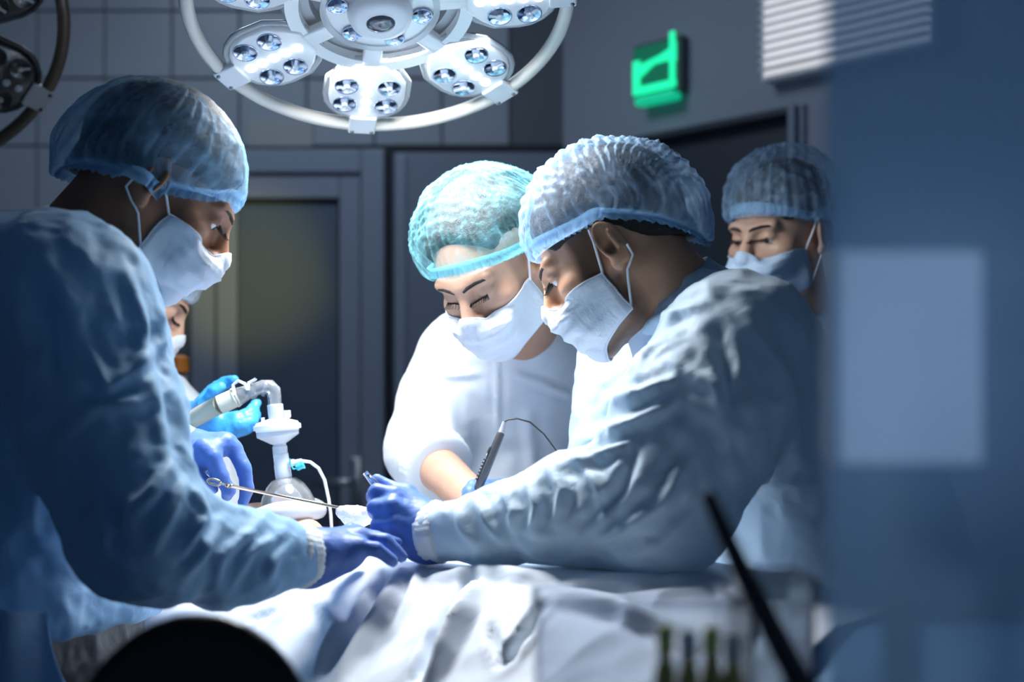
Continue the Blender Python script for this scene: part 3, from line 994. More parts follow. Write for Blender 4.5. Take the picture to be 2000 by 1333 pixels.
def cap(person, Fd, T, P, m, band_m, seed):
    """bouffant cap in head coordinates"""
    nphi, nr = 288, 56
    ph = np.linspace(0, 2*np.pi, nphi, endpoint=False)
    O = np.array((0, -0.045, 0.030))
    zf, zb, zs = P.get('band', (0.050, -0.050, 0.012))
    c = np.cos(ph); s = np.sin(ph)
    bx = 0.083*s
    by = np.where(c > 0, 0.094*c, 0.112*c)-0.006
    # band height front / side / back
    bz = np.where(c > 0, zs+(zf-zs)*c**1.5 if False else zs+(zf-zs)*np.abs(c)**1.4, zs+(zb-zs)*np.abs(c)**1.2)
    B = push_out(Fd, np.stack([bx, by, bz], 1), 0.0065)
    B = project(Fd, B, 0.0065, 3)
    oc = np.stack([s*0.9, c, 0*c], 1)
    B = B+oc*(0.009*np.clip((0.25-c)*2, 0, 1))[:, None]
    ef, eb, es = [math.radians(a) for a in P.get('e', (2, -40, -4))]
    e0 = np.where(c > 0, es+(ef-es)*np.abs(c)**1.3, es+(eb-es)*np.abs(c)**1.3)
    rings = []
    web = []
    n_in = 8
    rng = np.random.RandomState(seed)
    npl = P.get('pleats', 34)
    wob = 0.5*np.sin(ph*3+rng.rand()*6)+0.4*np.sin(ph*7+rng.rand()*6)
    pl = np.sin(npl*ph+2.0*wob)*0.6+0.4*np.sin(npl*1.7*ph+3*wob+1)
    EL = [(np.array(q[0]), np.array(q[1])) for q in P['ell']]
    def shell(e):
        ce = np.cos(e); se = np.sin(e)
        U = np.stack([ce*s, ce*c, se], 1)
        acc = 0
        for cc, rr in EL:
            o = (O-cc)/rr; d = U/rr
            a_ = (d*d).sum(1); b_ = (d*o).sum(1); c_ = (o*o).sum()-1
            disc = np.maximum(b_*b_-a_*c_, 0)
            acc = acc+np.maximum((-b_+np.sqrt(disc))/a_, 0)**10
        return O+U*(acc**0.1)[:, None]
    P0 = shell(e0)
    for j in range(n_in):
        t = j/n_in
        k = t**0.75
        Q = B*(1-k)+P0*k
        Q[:, 2] -= 0.012*np.sin(np.pi*t)*P.get('sag', 1.0)
        rings.append(Q); web.append(np.full(nphi, 0.34*(1-t)**2)+0.12*np.clip(pl, 0, 1))
    for j in range(nr-n_in):
        t = j/(nr-n_in-1)
        e = e0+(math.pi/2-0.02-e0)*t
        Q = shell(e)
        rings.append(Q)
        web.append(0.20*np.clip(pl, 0, 1)**2*(1-t)**1.2)
    V = np.stack(rings, 1).reshape(-1, 3)      # phi-major
    Fc = grid_faces(nphi, nr, True)[:, ::-1]
    N = normals(V, Fc)
    cen = O
    out = (V-cen); out /= np.linalg.norm(out, axis=1)[:, None]
    jj = np.tile(np.arange(nr), nphi)/(nr-1)
    pp = np.repeat(pl, nr)
    env = np.clip((jj)*6, 0, 1)*(1-jj)**0.8
    D = 0.0030*pp*env
    q = V*np.array([26, 26, 26])
    D += 0.0075*fbm(V*13, seed)*np.clip(jj*4, 0, 1)
    D += 0.0055*ridge(V*22+fbm(V*9, seed+2)[:, None]*0.8, seed+1, 2, 2.0)*np.clip(jj*4, 0, 1)
    fq = V*np.array([48, 48, 30])+fbm(V*16, seed+6)[:, None]*1.2
    D += 0.0026*ridge(fq, seed+8, 2, 2.0)*np.clip(jj*4, 0, 1)
    # rows of puckers across the crown
    rows = P.get('rows', 0.0)
    if rows:
        ang = np.arctan2(V[:, 2]-O[2], V[:, 1]-O[1])
        sx = V[:, 0]
        D += rows*np.sin(ang*P.get('rowfreq', 34)+1.2*np.sin(sx*160)+2*fbm(V*20, seed+5))*np.clip((jj-0.2)*4, 0, 1)
    V = V+out*D[:, None]
    wv = np.concatenate([np.asarray(web).T.reshape(-1)])
    wv = wv+0.30*np.clip(ridge(V*np.array([48, 48, 30])+fbm(V*16, seed+6)[:, None]*1.2, seed+8, 2, 2.0)*2, 0, 1)*np.clip(jj*4, 0, 1)+0.22*np.clip(ridge(V*22+fbm(V*9, seed+2)[:, None]*0.8, seed+1, 2, 2.0)*2, 0, 1)*np.clip(jj*4, 0, 1)
    wv = wv+P.get('bunch', 0.30)*np.clip((-0.090-V[:, 1])/0.035, 0, 1)
    keep = jj > 0.2
    Vk = V.copy()
    Vk[keep] = push_out(Fd, V[keep], 0.010, 3)
    V = Vk
    o = make('bouffant_cap', V@T[0].T+T[1], Fc, m, person)
    set_attr(o, 'web', wv)
    # gathered elastic band with ruffled lower edge
    nv = 7
    nb = 260
    ph2 = np.linspace(0, 2*np.pi, nb, endpoint=False)
    Bi = np.stack([np.interp(ph2, np.append(ph, 2*np.pi), np.append(B[:, i], B[0, i])) for i in range(3)], 1)
    cx = Bi-np.array([0, -0.01, 0]); cx[:, 2] = 0; cx /= np.linalg.norm(cx, axis=1)[:, None]
    ruf = np.sin(ph2*62+1.5*np.sin(ph2*5))*0.6+0.4*np.sin(ph2*97)
    rr = []
    for j in range(nv):
        t = j/(nv-1)
        z = 0.007-0.018*t+0.0022*ruf*t*(1 if j == nv-1 else 0.4)
        off = 0.0015+0.0042*abs(t-0.42)*2+0.0020*ruf*(0.3+t)
        rr.append(Bi+cx*off[:, None]+np.array([0, 0, 1.0])*(z[:, None] if np.ndim(z) else z))
    Vb = np.stack(rr, 1).reshape(-1, 3)
    Fb = grid_faces(nb, nv, True)
    make('elastic_band', Vb@T[0].T+T[1], Fb, band_m, o)
    return o

def face_mask(person, Fd, T, m, seed, P):
    nu, nv = 49, 27
    us = np.linspace(-1, 1, nu); vv = np.linspace(0, 1, nv)
    cz = np.interp(vv, [0, .25, .5, .75, 1], P.get('cz', [-0.022, -0.048, -0.076, -0.106, -0.126]))
    cy = np.interp(vv, [0, .25, .5, .75, 1], P.get('cy', [0.120, 0.129, 0.124, 0.110, 0.086]))
    sz = np.interp(vv, [0, 1], P.get('sz', [-0.030, -0.092]))
    sy = np.interp(vv, [0, .5, 1], P.get('sy', [0.026, 0.020, 0.016]))
    sx = np.interp(vv, [0, .5, 1], P.get('sx', [0.073, 0.072, 0.066]))
    U, W = np.meshgrid(us, np.arange(nv), indexing='ij')
    a = np.abs(U)*np.pi/2
    X = np.sign(U)*sx[W]*np.sin(a)**1.0
    Y = sy[W]+(cy[W]-sy[W])*np.cos(a)**0.85
    Z = cz[W]+(sz[W]-cz[W])*np.abs(U)**1.5
    # pinch over the nose: top edge dips beside the bridge
    top = np.clip(1-vv[W]*4, 0, 1)
    Z -= 0.016*top*np.exp(-((np.abs(U)-0.42)/0.22)**2)
    V = np.stack([X, Y, Z], -1).reshape(-1, 3)
    Fc = grid_faces(nu, nv)
    uu = np.abs(U).reshape(-1); v1 = vv[W].reshape(-1)
    out = V-np.array([0, 0.0, -0.065]); out[:, 2] *= 0.3; out /= np.linalg.norm(out, axis=1)[:, None]
    pleat = np.zeros(len(V))
    for c in (0.34, 0.52, 0.70):
        x = (v1-c)/0.10
        pleat += np.where((x > -1) & (x < 1), (1-np.abs(x)), 0)*np.where(x > 0, 1.0, 0.45)
    V = V+out*(0.0042*pleat*(1-0.3*uu))[:, None]
    V = V+out*(0.0060*fbm(V*24, seed)+0.0075*ridge(V*30+fbm(V*14, seed+8)[:, None]*0.7, seed+2, 2, 2.2))[:, None]*(0.35+0.65*np.sin(np.pi*v1))[:, None]
    Vc = project(Fd, V, 0.0022, 6)
    wgt = np.maximum(smooth01((uu-0.45)/0.5), smooth01((0.22-v1)/0.2)*np.clip((uu-0.08)/0.35, 0, 1))
    wgt = np.maximum(wgt, 0.7*smooth01((v1-0.85)/0.15))[:, None]
    ok = (np.linalg.norm(Vc-V, axis=1) < 0.05)[:, None]
    V = V+(Vc-V)*wgt*ok
    V = push_out(Fd, V, 0.0020, 4)
    # stiff hem along the edges
    Vs, Fs = solidify(V, Fc[:, ::-1] if P.get('flip') else Fc, -0.0012)
    o = make('surgical_mask', Vs@T[0].T+T[1], Fs, m, person)
    # edge binding
    idx = lambda i, j: i*nv+j
    for nm, path in (('top_hem', [idx(i, 0) for i in range(nu)]), ('bottom_hem', [idx(i, nv-1) for i in range(nu)]),
                     ('side_hem', [idx(0, j) for j in range(nv)]), ('side_hem', [idx(nu-1, j) for j in range(nv)])):
        pts = V[path]
        q = MB().tube(pts, 0.0015, 6)
        q.v = [tuple(p) for p in (np.asarray(q.v)@T[0].T+T[1])]
        q.build(nm, m, o)
    for s, i in ((-1, 0), (1, nu-1)):
        for (j, ear) in ((1, (s*0.086, 0.006, P.get('ear_top', 0.020))), (nv-2, (s*0.083, -0.020, P.get('ear_low', -0.022)))):
            p0 = V[idx(i, j)]
            pts = np.array([p0*(1-t)+np.array(ear)*t for t in np.linspace(0, 1, 9)])
            pts = push_out(Fd, pts, 0.003, 3)
            q = MB().tube(pts, 0.0017, 6)
            q.v = [tuple(p) for p in (np.asarray(q.v)@T[0].T+T[1])]
            q.build('ear_loop', M_strap, o)
    return o

def hair_part(person, Fd, T, m, P, seed):
    """short hair: a shell over the scalp"""
    lo = [-0.11, -0.14, -0.12]; hi = [0.11, 0.12, 0.15]
    H = Field(lo, hi, 0.0048)
    X = H.ax[0][:, None, None]+0*H.val; Y = H.ax[1][None, :, None]+0*H.val; Z = H.ax[2][None, None, :]+0*H.val
    pts = np.stack([X.ravel(), Y.ravel(), Z.ravel()], 1)
    d = np.full(X.shape, 0.5)
    dx, dy, dz = X, Y+0.018, Z-0.036
    r = np.array([0.086, 0.109, 0.097])
    q0 = np.sqrt((dx/r[0])**2+(dy/r[1])**2+(dz/r[2])**2)
    sc = (q0-1)*0.09
    # nape of hair follows the skull down the back
    dz2 = Z+0.02
    nape = (np.sqrt((X/0.066)**2+((Y+0.058)/0.056)**2+((Z+0.025)/0.070)**2)-1)*0.055
    d = np.minimum(sc, nape)
    # hairline: keep above / behind a curved front
    front = Y-(P.get('line', 0.090)-0.55*np.clip(0.075-Z, 0, 0.045)-2.1*np.clip(0.030-Z, 0, 1)-3.0*np.clip(np.abs(X)-0.058, 0, 1))
    d = np.maximum(d, front*0.8)
    low = (P.get('nape', -0.085)-Z)
    d = np.maximum(d, low)
    H.val = d.astype(np.float32)
    V, Fc = H.mesh()
    V = relax(V, Fc, 2)
    N = normals(V, Fc)
    V = V+N*(0.0018*ridge(V*np.array([120, 60, 60]), seed, 2))[:, None]
    return make('hair', V@T[0].T+T[1], Fc, m, person)

def glove(person, fingers, palm, m, label=None, h=0.0032, kf=0.005, name='glove', seed=1, crease=0.0012):
    allp = np.array([p for f in fingers for p in f[0]]+[p for q in palm for p in (q[0], q[1])])
    Fd = Field(allp.min(0)-0.045, allp.max(0)+0.045, h)
    for a, b, r1, r2 in palm:
        Fd.cone(a, b, r1, r2, 0.016)
    for pts, rs in fingers:
        # finger kept in its own field so neighbours stay separate
        Fi = Field(Fd.lo, Fd.lo+Fd.h*(Fd.n-1), h)
        Fi.val = np.full(Fd.val.shape, 0.5, np.float32)
        Fi.n = Fd.n; Fi.ax = Fd.ax
        Fi.chain(pts, rs, 0.004)
        a = Fd.val; d = Fi.val
        k = kf
        hh = np.clip(0.5+0.5*(d-a)/k, 0, 1)
        Fd.val = (d+(a-d)*hh-k*hh*(1-hh)).astype(np.float32)
    V, Fc = Fd.mesh()
    V = relax(V, Fc, 2, 0.5)
    N = normals(V, Fc)
    V = V+N*(crease*ridge(V*60+fbm(V*25, seed)[:, None], seed, 2, 2.0)+0.0012*fbm(V*40, seed+4))[:, None]
    o = make(name, V, Fc, m, person)
    if label: o['label'] = label
    return o

def cuff_ring(person, a, b, r, m=None, name='cuff', flat=1.0):
    a = np.asarray(a); b = np.asarray(b)
    ax = b-a; L = np.linalg.norm(ax)
    n = 120
    prof = [(r*0.8, 0), (r*1.04, 0.002), (r*1.08, L*0.25), (r*1.0, L*0.5), (r*1.03, L*0.75), (r*0.97, L), (r*0.8, L)]
    q = MB().lathe(prof, a, ax, n)
    v = np.asarray(q.v)
    cen = a+((v-a)@(ax/L))[:, None]*(ax/L)
    rr = v-cen
    k = np.tile(np.arange(n), len(prof))
    q.v = [tuple(p) for p in cen+rr*(1+0.008*np.cos(k*math.pi/2)[:, None]+0.05*fbm(v*30, 3)[:, None])]
    return q.build(name, m or M_cuff, person)

def person(base, S, label):
    """S: dict with head, torso, arms, gown"""
    base = np.array([base[0], base[1], 0.0])
    HM = hframe(S['f'], S.get('roll', 0.0))
    HC = np.asarray(S['head'], float)
    T = (HM, HC)
    nb = np.asarray(S['neck'], float)
    nl = HM.T@(nb-HC)
    Fd = head_field(nl, S.get('neck_r', (0.056, 0.066)), S.get('closed', False), S.get('fem', False))
    Vh, Fh = Fd.mesh()
    Vh = relax(Vh, Fh, 1, 0.4)
    # pigment: stubble, lips, brows
    col = np.ones((len(Vh), 3))
    if S.get('beard'):
        x, y, z = Vh.T
        b = np.clip((-0.030-z)/0.02, 0, 1)*np.clip((y+0.012)/0.02, 0, 1)*np.clip((0.14+z)/0.02, 0, 1)
        side = np.clip((z+0.10)/0.01, 0, 1)*np.clip((0.045-z)/0.01, 0, 1)*np.clip(1.8-np.abs(y-0.026-0.25*np.clip(-z, 0, 1))/0.014, 0, 1)*np.clip((np.abs(x)-0.040)/0.01, 0, 1)
        b = np.clip(np.maximum(b, side*1.3)+0.15*fbm(Vh*90, 2)*np.maximum(b, side), 0, 1)*S['beard']
        col = col*(1-b[:, None])+np.array([0.07, 0.06, 0.06])*b[:, None]
    ln = np.exp(-((Vh[:, 2]+0.073)/0.010)**2-(Vh[:, 0]/0.024)**2)*(Vh[:, 1] > 0.08)
    col = col*(1-0.5*ln[:, None])+np.array([0.9, 0.55, 0.5])*0.5*ln[:, None]
    Wh = Vh@HM.T+HC
    # body below the neck, slim, under the clothes
    st = S['torso']; yaw = S.get('yaw', 0.0)
    arms = S['skin_arms']
    allp = np.array([p for a in arms for p in a[0]]+[[q[1]-0.3, q[2]-0.3, 0.0] for q in st]+[[q[1]+0.3, q[2]+0.3, q[0]] for q in st]+[nb])
    B = Field(allp.min(0)-0.06, allp.max(0)+0.06, 0.013)
    sh = 0.030
    stt = [(z, cx, cy, max(0.03, rx-sh), max(0.03, ry-sh)) for z, cx, cy, rx, ry in st if z > 0.75]
    B.torso(stt, yaw, 0.02)
    lastz = min(q[0] for q in stt)
    lq = min(stt)
    c_, s_ = math.cos(yaw), math.sin(yaw)
    for sg in (-1, 1):
        hx = lq[1]+sg*(0.085*(-s_)); hy = lq[2]+sg*0.085*c_
        if S.get('wide_x'):
            hx = lq[1]+sg*0.09; hy = lq[2]
        B.chain([(hx, hy, lastz+0.02), (hx, hy, 0.48), (hx, hy, 0.10)], [0.080, 0.055, 0.042], 0.03)
    for pts, rs in arms:
        B.chain(pts, rs, 0.02)
    B.cone(nb, nb+(HC-nb)*0.3, 0.052, 0.05, 0.03)
    Vb, Fb = B.mesh()
    Vb = relax(Vb, Fb, 2)
    V = np.concatenate([Wh, Vb]); Fc = np.concatenate([Fh, Fb+len(Wh)])
    body = make('person', V, Fc, S['skin'], None, base=base)
    set_attr(body, 'tone', np.concatenate([col, np.ones((len(Vb), 3))]))
    tag(body, label, 'person', 'surgical team at the operating table')
    # eyes, brows, lashes
    for s in (-1, 1):
        if not S.get('closed'):
            c = np.array([s*0.032, 0.0785, -0.001])
            e = MB().lathe([(0.0129*math.sin(a), -0.0129*math.cos(a)) for a in np.linspace(0.05, math.pi-0.05, 12)], (0, 0, 0), (0, 1, -0.35), 16)
            e.v = [tuple(p) for p in ((np.asarray(e.v)+c)@HM.T+HC)]
            eo = e.build('eyeball', M_eye, body)
            d = np.array([0, 1, -0.42]); d /= np.linalg.norm(d)
            ir = MB().lathe([(0.0062, 0.0115), (0.005, 0.0127), (0.0, 0.0132)], c, d, 14)
            ir.v = [tuple(p) for p in (np.asarray(ir.v)@HM.T+HC)]
            ir.build('iris', M_iris, eo)
        bp = np.array([(s*0.013, 0.12, 0.0165), (s*0.024, 0.12, 0.0205), (s*0.036, 0.11, 0.0220), (s*0.046, 0.10, 0.0195), (s*0.053, 0.09, 0.015)])
        bp = project(Fd, bp, -0.0016, 6)
        q = MB().tube(bp, [0.0024, 0.0033, 0.0033, 0.0027, 0.0014], 7)
        q.v = [tuple(p) for p in (np.asarray(q.v)@HM.T+HC)]
        q.build('eyebrow', S.get('hair_m', M_hair), body)
        lp = []
        zl = -0.0105 if S.get('closed') else -0.0045
        for t in np.linspace(-1, 1, 9):
            lp.append((s*(0.032+0.0125*t), 0.11, zl+0.004*t*t))
        lp = project(Fd, lp, 0.0008, 6)
        q = MB().tube(lp, [0.0008]+[0.0013]*7+[0.0008], 5)
        fw = np.array([0, 1.0, -0.55])
        for i in range(1, 9):
            p0 = lp[min(i, 8)]; p1 = lp[i-1]
            for w_ in (0.25, 0.75):
                pa = p1*(1-w_)+p0*w_
                q.tube([pa, pa+np.array([s*0.001*(i-4), 0.006, -0.004]), pa+np.array([s*0.0016*(i-4), 0.010, -0.0035])], [0.0006, 0.0004, 0.0002], 4)
        q.v = [tuple(p) for p in (np.asarray(q.v)@HM.T+HC)]
        q.build('eyelashes', M_hair, body)
    hair_part(body, Fd, T, S.get('hair_m', M_hair), S.get('hair', {}), 3)
    cap(body, Fd, T, S['cap'], S['cap_m'], S['band_m'], S.get('seed', 1))
    face_mask(body, Fd, T, S.get('mask_m', M_mask), S.get('seed', 1)+4, S.get('mask', {}))
    # gown
    gp = S['gown']
    pts = np.array([p for a in gp['arms'] for p in a[0]]+[[q[1]-max(q[3], q[4]), q[2]-max(q[3], q[4]), q[0]] for q in gp['torso']]+[[q[1]+max(q[3], q[4]), q[2]+max(q[3], q[4]), q[0]] for q in gp['torso']])
    G = Field(pts.min(0)-0.13, pts.max(0)+0.13, gp.get('h', 0.0105))
    G.torso(gp['torso'], yaw, 0.03)
    for pts_, rs, k in gp['arms']:
        G.chain(pts_, rs, k)
    for c_e, r_e, k_e in gp.get('blobs', []):
        G.ell(c_e, r_e, k_e)
    for c_e, r_e, k_e in gp.get('cuts', []):
        G.ell(c_e, r_e, k_e, sub=True)
    Vg, Fg = G.mesh()
    Vg = relax(Vg, Fg, 2)
    Vg, Fg = subdivide(Vg, Fg)
    Vg = crumple(Vg, Fg, S.get('seed', 1)*3, *gp.get('crumple', (0.010, 0.007, 0.0022)))
    if gp.get('folds'):
        N = normals(Vg, Fg)
        Vg = folds(Vg, N, gp['folds'])
    make('gown', Vg, Fg, gp['m'], body)
    # collar strip standing round the neck
    if gp.get('collar'):
        a, b, r1, r2 = gp['collar']
        a = np.asarray(a, float); b = np.asarray(b, float)
        q = MB()
        n = 48; ax = (b-a)/np.linalg.norm(b-a)
        h_ = np.array([1.0, 0, 0]) if abs(ax[0]) < 0.8 else np.array([0, 1.0, 0])
        e1 = h_-ax*(h_@ax); e1 /= np.linalg.norm(e1); e2 = np.cross(ax, e1)
        Vc = []
        for k in range(n):
            t = 2*math.pi*k/n
            dd = math.cos(t)*e1+math.sin(t)*e2
            for jv in range(6):
                w_ = jv/5
                r = r1+(r2-r1)*w_**1.4+0.003*math.sin(5*t+1)*w_
                Vc.append(a+(b-a)*w_+dd*r)
        Vc = np.array(Vc)
        Vs, Fs = solidify(Vc, grid_faces(n, 6, True), 0.002)
        make('collar', Vs, Fs, gp.get('collar_m', M_collar), body)
    # trousers and clogs below the gown
    Tq = min(gp['torso'])
    Tr = Field((Tq[1]-0.30, Tq[2]-0.30, 0.0), (Tq[1]+0.30, Tq[2]+0.30, Tq[0]+0.22), 0.016)
    for sg in (-1, 1):
        hx = lq[1]+sg*(0.085*(-s_)); hy = lq[2]+sg*0.085*c_
        if S.get('wide_x'):
            hx = lq[1]+sg*0.09; hy = lq[2]
        Tr.chain([(hx, hy, Tq[0]+0.12), (hx, hy, 0.48), (hx, hy, 0.09)], [0.100, 0.088, 0.075], 0.03)
        fw = np.array(S['f'], float); fw[2] = 0; fw /= np.linalg.norm(fw)
        Sh = Field(np.array([hx, hy, 0])-np.array([0.2, 0.2, 0.03]), np.array([hx, hy, 0])+np.array([0.2, 0.2, 0.16]), 0.010)
        p0 = np.array([hx, hy, 0.045]); Sh.chain([p0-fw*0.06, p0+fw*0.03, p0+fw*0.13+np.array([0, 0, -0.008])], [0.043, 0.044, 0.035], 0.02)
        flo = Sh.ax[2][None, None, :]
        Sh.val = np.maximum(Sh.val, -(flo-0.0015)).astype(np.float32)
        Vs, Fs = Sh.mesh()
        make('clog', Vs, Fs, M_shoe, body)
    Vt, Ft = Tr.mesh()
    Vt = crumple(relax(Vt, Ft, 1), Ft, 5, 0.008, 0.006, 0.001)
    make('trousers', Vt, Ft, S.get('trouser_m', M_trouser), body)
    return body, Fd, T

skinA = mat('skin_deep_brown', (0.36, 0.165, 0.09), 0.48, var=0.08, vscale=30, bump=0.05, bscale=150, attr='tone', subsurf=0.08)
skinC = mat('skin_brown', (0.66, 0.345, 0.20), 0.46, var=0.08, vscale=30, bump=0.05, bscale=150, attr='tone', subsurf=0.08)
skinB = mat('skin_light', (0.55, 0.32, 0.22), 0.5, var=0.07, vscale=30, bump=0.05, bscale=150, attr='tone', subsurf=0.10)
skinD = mat('skin_fair', (0.50, 0.31, 0.225), 0.46, var=0.06, vscale=30, bump=0.04, bscale=150, attr='tone', subsurf=0.10)
capBlue = cap_mat('cap_web_blue', (0.34, 0.62, 0.90), 0.28)
capPale = cap_mat('cap_web_pale', (0.44, 0.66, 0.92), 0.25)
capTeal = cap_mat('cap_web_teal', (0.28, 0.68, 0.76), 0.08)
capGrey = cap_mat('cap_web_grey', (0.70, 0.78, 0.86), 0.30)
bandBlue = mat('band_blue', (0.34, 0.62, 0.88), 0.7, var=0.1, vscale=50, alpha=0.85, translucent=0.3)
bandTeal = mat('band_teal', (0.22, 0.66, 0.76), 0.7, var=0.1, vscale=50, alpha=0.85, translucent=0.3)
bandPale = mat('band_pale', (0.60, 0.78, 0.92), 0.7, var=0.1, vscale=50, alpha=0.85, translucent=0.3)

# ---------------------------------------------------------------- person A (left, near)
shA = px(120, 610, 1.68); elA = px(280, 1050, 1.60); wrA = px(590, 1089, 1.735)
shA2 = np.array([-0.63, 2.05, 1.36]); elA2 = np.array([-0.58, 2.12, 1.14]); wrA2 = px(372, 885, 2.04)
torA = [(0.45, -0.70, 1.87, 0.19, 0.24), (0.80, -0.69, 1.87, 0.185, 0.23), (1.0, -0.67, 1.87, 0.18, 0.22), (1.15, -0.655, 1.87, 0.175, 0.215), (1.30, -0.645, 1.87, 0.175, 0.215), (1.40, -0.645, 1.87, 0.155, 0.195), (1.46, -0.635, 1.87, 0.125, 0.15), (1.50, -0.61, 1.87, 0.085, 0.09)]
torAg = [(1.005, -0.68, 1.87, 0.215, 0.245), (1.04, -0.675, 1.87, 0.21, 0.24), (1.15, -0.655, 1.87, 0.195, 0.23), (1.30, -0.645, 1.87, 0.198, 0.225), (1.40, -0.645, 1.87, 0.172, 0.205), (1.445, -0.64, 1.87, 0.125, 0.155), (1.475, -0.615, 1.87, 0.075, 0.09)]
A, FA, TA = person((-0.68, 1.87), dict(
    f=(0.80, 0.20, -0.57), roll=0.0, head=(-0.460, 1.87, 1.566), neck=(-0.595, 1.87, 1.445), neck_r=(0.060, 0.068),
    torso=torA, skin_arms=[([shA, elA, wrA], [0.052, 0.043, 0.03]), ([shA2, elA2, wrA2], [0.05, 0.042, 0.03])],
    skin=skinA, closed=False, beard=0.25,
    hair=dict(nape=-0.078), cap=dict(ell=[((0, -0.018, 0.040), (0.102, 0.118, 0.086)), ((0, -0.070, -0.006), (0.088, 0.070, 0.082))], e=(3, -48, -10), band=(0.046, -0.056, -0.012), pleats=30, rows=0.0),
    cap_m=capBlue, band_m=bandBlue, seed=3, mask=dict(sz=[-0.030, -0.086], sy=[0.036, 0.032, 0.028], cz=[-0.022, -0.046, -0.071, -0.098, -0.116], cy=[0.119, 0.126, 0.120, 0.104, 0.080], ear_top=0.0),
    gown=dict(m=M_gown, torso=torAg, arms=[([shA+[-0.05, 0.05, 0.02], shA, (shA+elA)/2+[-0.01, 0.01, 0.01], elA, (elA*0.45+wrA*0.55)+[0, 0, -0.010], wrA+(elA-wrA)*0.06], [0.11, 0.108, 0.092, 0.073, 0.052, 0.038], 0.03),
                                           ([shA2, elA2, wrA2+[-0.015, 0, 0]], [0.10, 0.08, 0.045], 0.03)],
              collar=((-0.545, 1.868, 1.490), (-0.605, 1.87, 1.430), 0.074, 0.135),
              crumple=(0.010, 0.012, 0.0034),
              folds=[([(150, 640), (210, 760), (300, 690), (345, 640)], 12, 0.006), ([(90, 880), (180, 800), (300, 780)], 14, 0.008),
                     ([(300, 620), (330, 760), (350, 900)], 14, -0.008), ([(340, 900), (300, 960), (260, 1010)], 16, 0.010),
                     ([(360, 940), (330, 1010), (290, 1080)], 14, 0.009), ([(385, 960), (400, 1010), (360, 1080)], 10, 0.008),
                     ([(430, 1015), (400, 1080), (350, 1130)], 10, 0.007), ([(500, 1030), (430, 1090), (420, 1150)], 9, 0.006),
                     ([(540, 1050), (490, 1080), (450, 1140)], 9, 0.005), ([(570, 1060), (540, 1090), (520, 1140)], 8, 0.005),
                     ([(160, 900), (220, 980), (230, 1080)], 14, -0.009), ([(60, 520), (110, 640), (120, 760)], 18, -0.010),
                     ([(20, 560), (60, 700), (50, 900)], 22, 0.012), ([(250, 540), (280, 640), (270, 740)], 12, 0.007)])),
    'surgeon in pale blue gown leaning in profile at the left, cap bulging, facing right')
# black plastic apron under the gown and the loose gown tail
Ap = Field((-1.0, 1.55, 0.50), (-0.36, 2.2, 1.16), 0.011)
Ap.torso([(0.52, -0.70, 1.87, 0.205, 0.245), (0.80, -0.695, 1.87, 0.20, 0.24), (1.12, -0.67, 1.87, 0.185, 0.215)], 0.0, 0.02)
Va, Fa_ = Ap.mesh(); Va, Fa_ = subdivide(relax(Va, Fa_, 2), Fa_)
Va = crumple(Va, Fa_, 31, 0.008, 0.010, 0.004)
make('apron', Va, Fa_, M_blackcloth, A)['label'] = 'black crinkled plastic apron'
tv = []
for i in range(25):
    for j in range(31):
        a_ = i/24; b_ = j/30
        q = px(-60+150*a_+120*a_*b_**1.5, 1180+20*a_+260*b_, 1.60-0.035*math.sin(a_*3)+0.02*b_)
        tv.append(q+np.array([0, 0.012*math.sin(a_*9+b_*3), 0]))
Vt_, Ft_ = solidify(np.array(tv), grid_faces(25, 31), 0.002)
make('gown_tail', Vt_, Ft_, M_gown, A)
cuff_ring(A, wrA+(elA-wrA)*0.10, wrA+(wrA-elA)*0.06, 0.037)
rr4 = [0.0115, 0.0105, 0.0092, 0.0078]
def fp(*q): return [px(*a) for a in q]
glove(A, [
    (fp((640, 1062, 1.775), (692, 1043, 1.80), (738, 1052, 1.80), (776, 1060, 1.805)), [0.012, 0.011, 0.0092, 0.0078]),
    (fp((645, 1068, 1.76), (700, 1048, 1.775), (752, 1058, 1.775), (784, 1088, 1.78)), [0.012, 0.0115, 0.0098, 0.008]),
    (fp((645, 1080, 1.745), (700, 1068, 1.75), (735, 1074, 1.75), (768, 1098, 1.755)), [0.012, 0.0112, 0.0095, 0.0078]),
    (fp((640, 1060, 1.79), (685, 1040, 1.825), (725, 1050, 1.84), (755, 1066, 1.845)), [0.012, 0.011, 0.009, 0.0075]),
    (fp((620, 1085, 1.79), (660, 1088, 1.84), (700, 1092, 1.86)), [0.013, 0.012, 0.009])],
    [(px(600, 1086, 1.742), px(692, 1046, 1.80), 0.028, 0.0135), (px(600, 1090, 1.742), px(700, 1055, 1.775), 0.029, 0.0145),
     (px(602, 1096, 1.742), px(696, 1076, 1.752), 0.029, 0.0145), (px(604, 1104, 1.742), px(680, 1092, 1.75), 0.022, 0.013), (px(565, 1087, 1.728), px(615, 1088, 1.745), 0.030, 0.030)],
    M_glove, 'violet blue nitrile glove resting on the drape', seed=5)
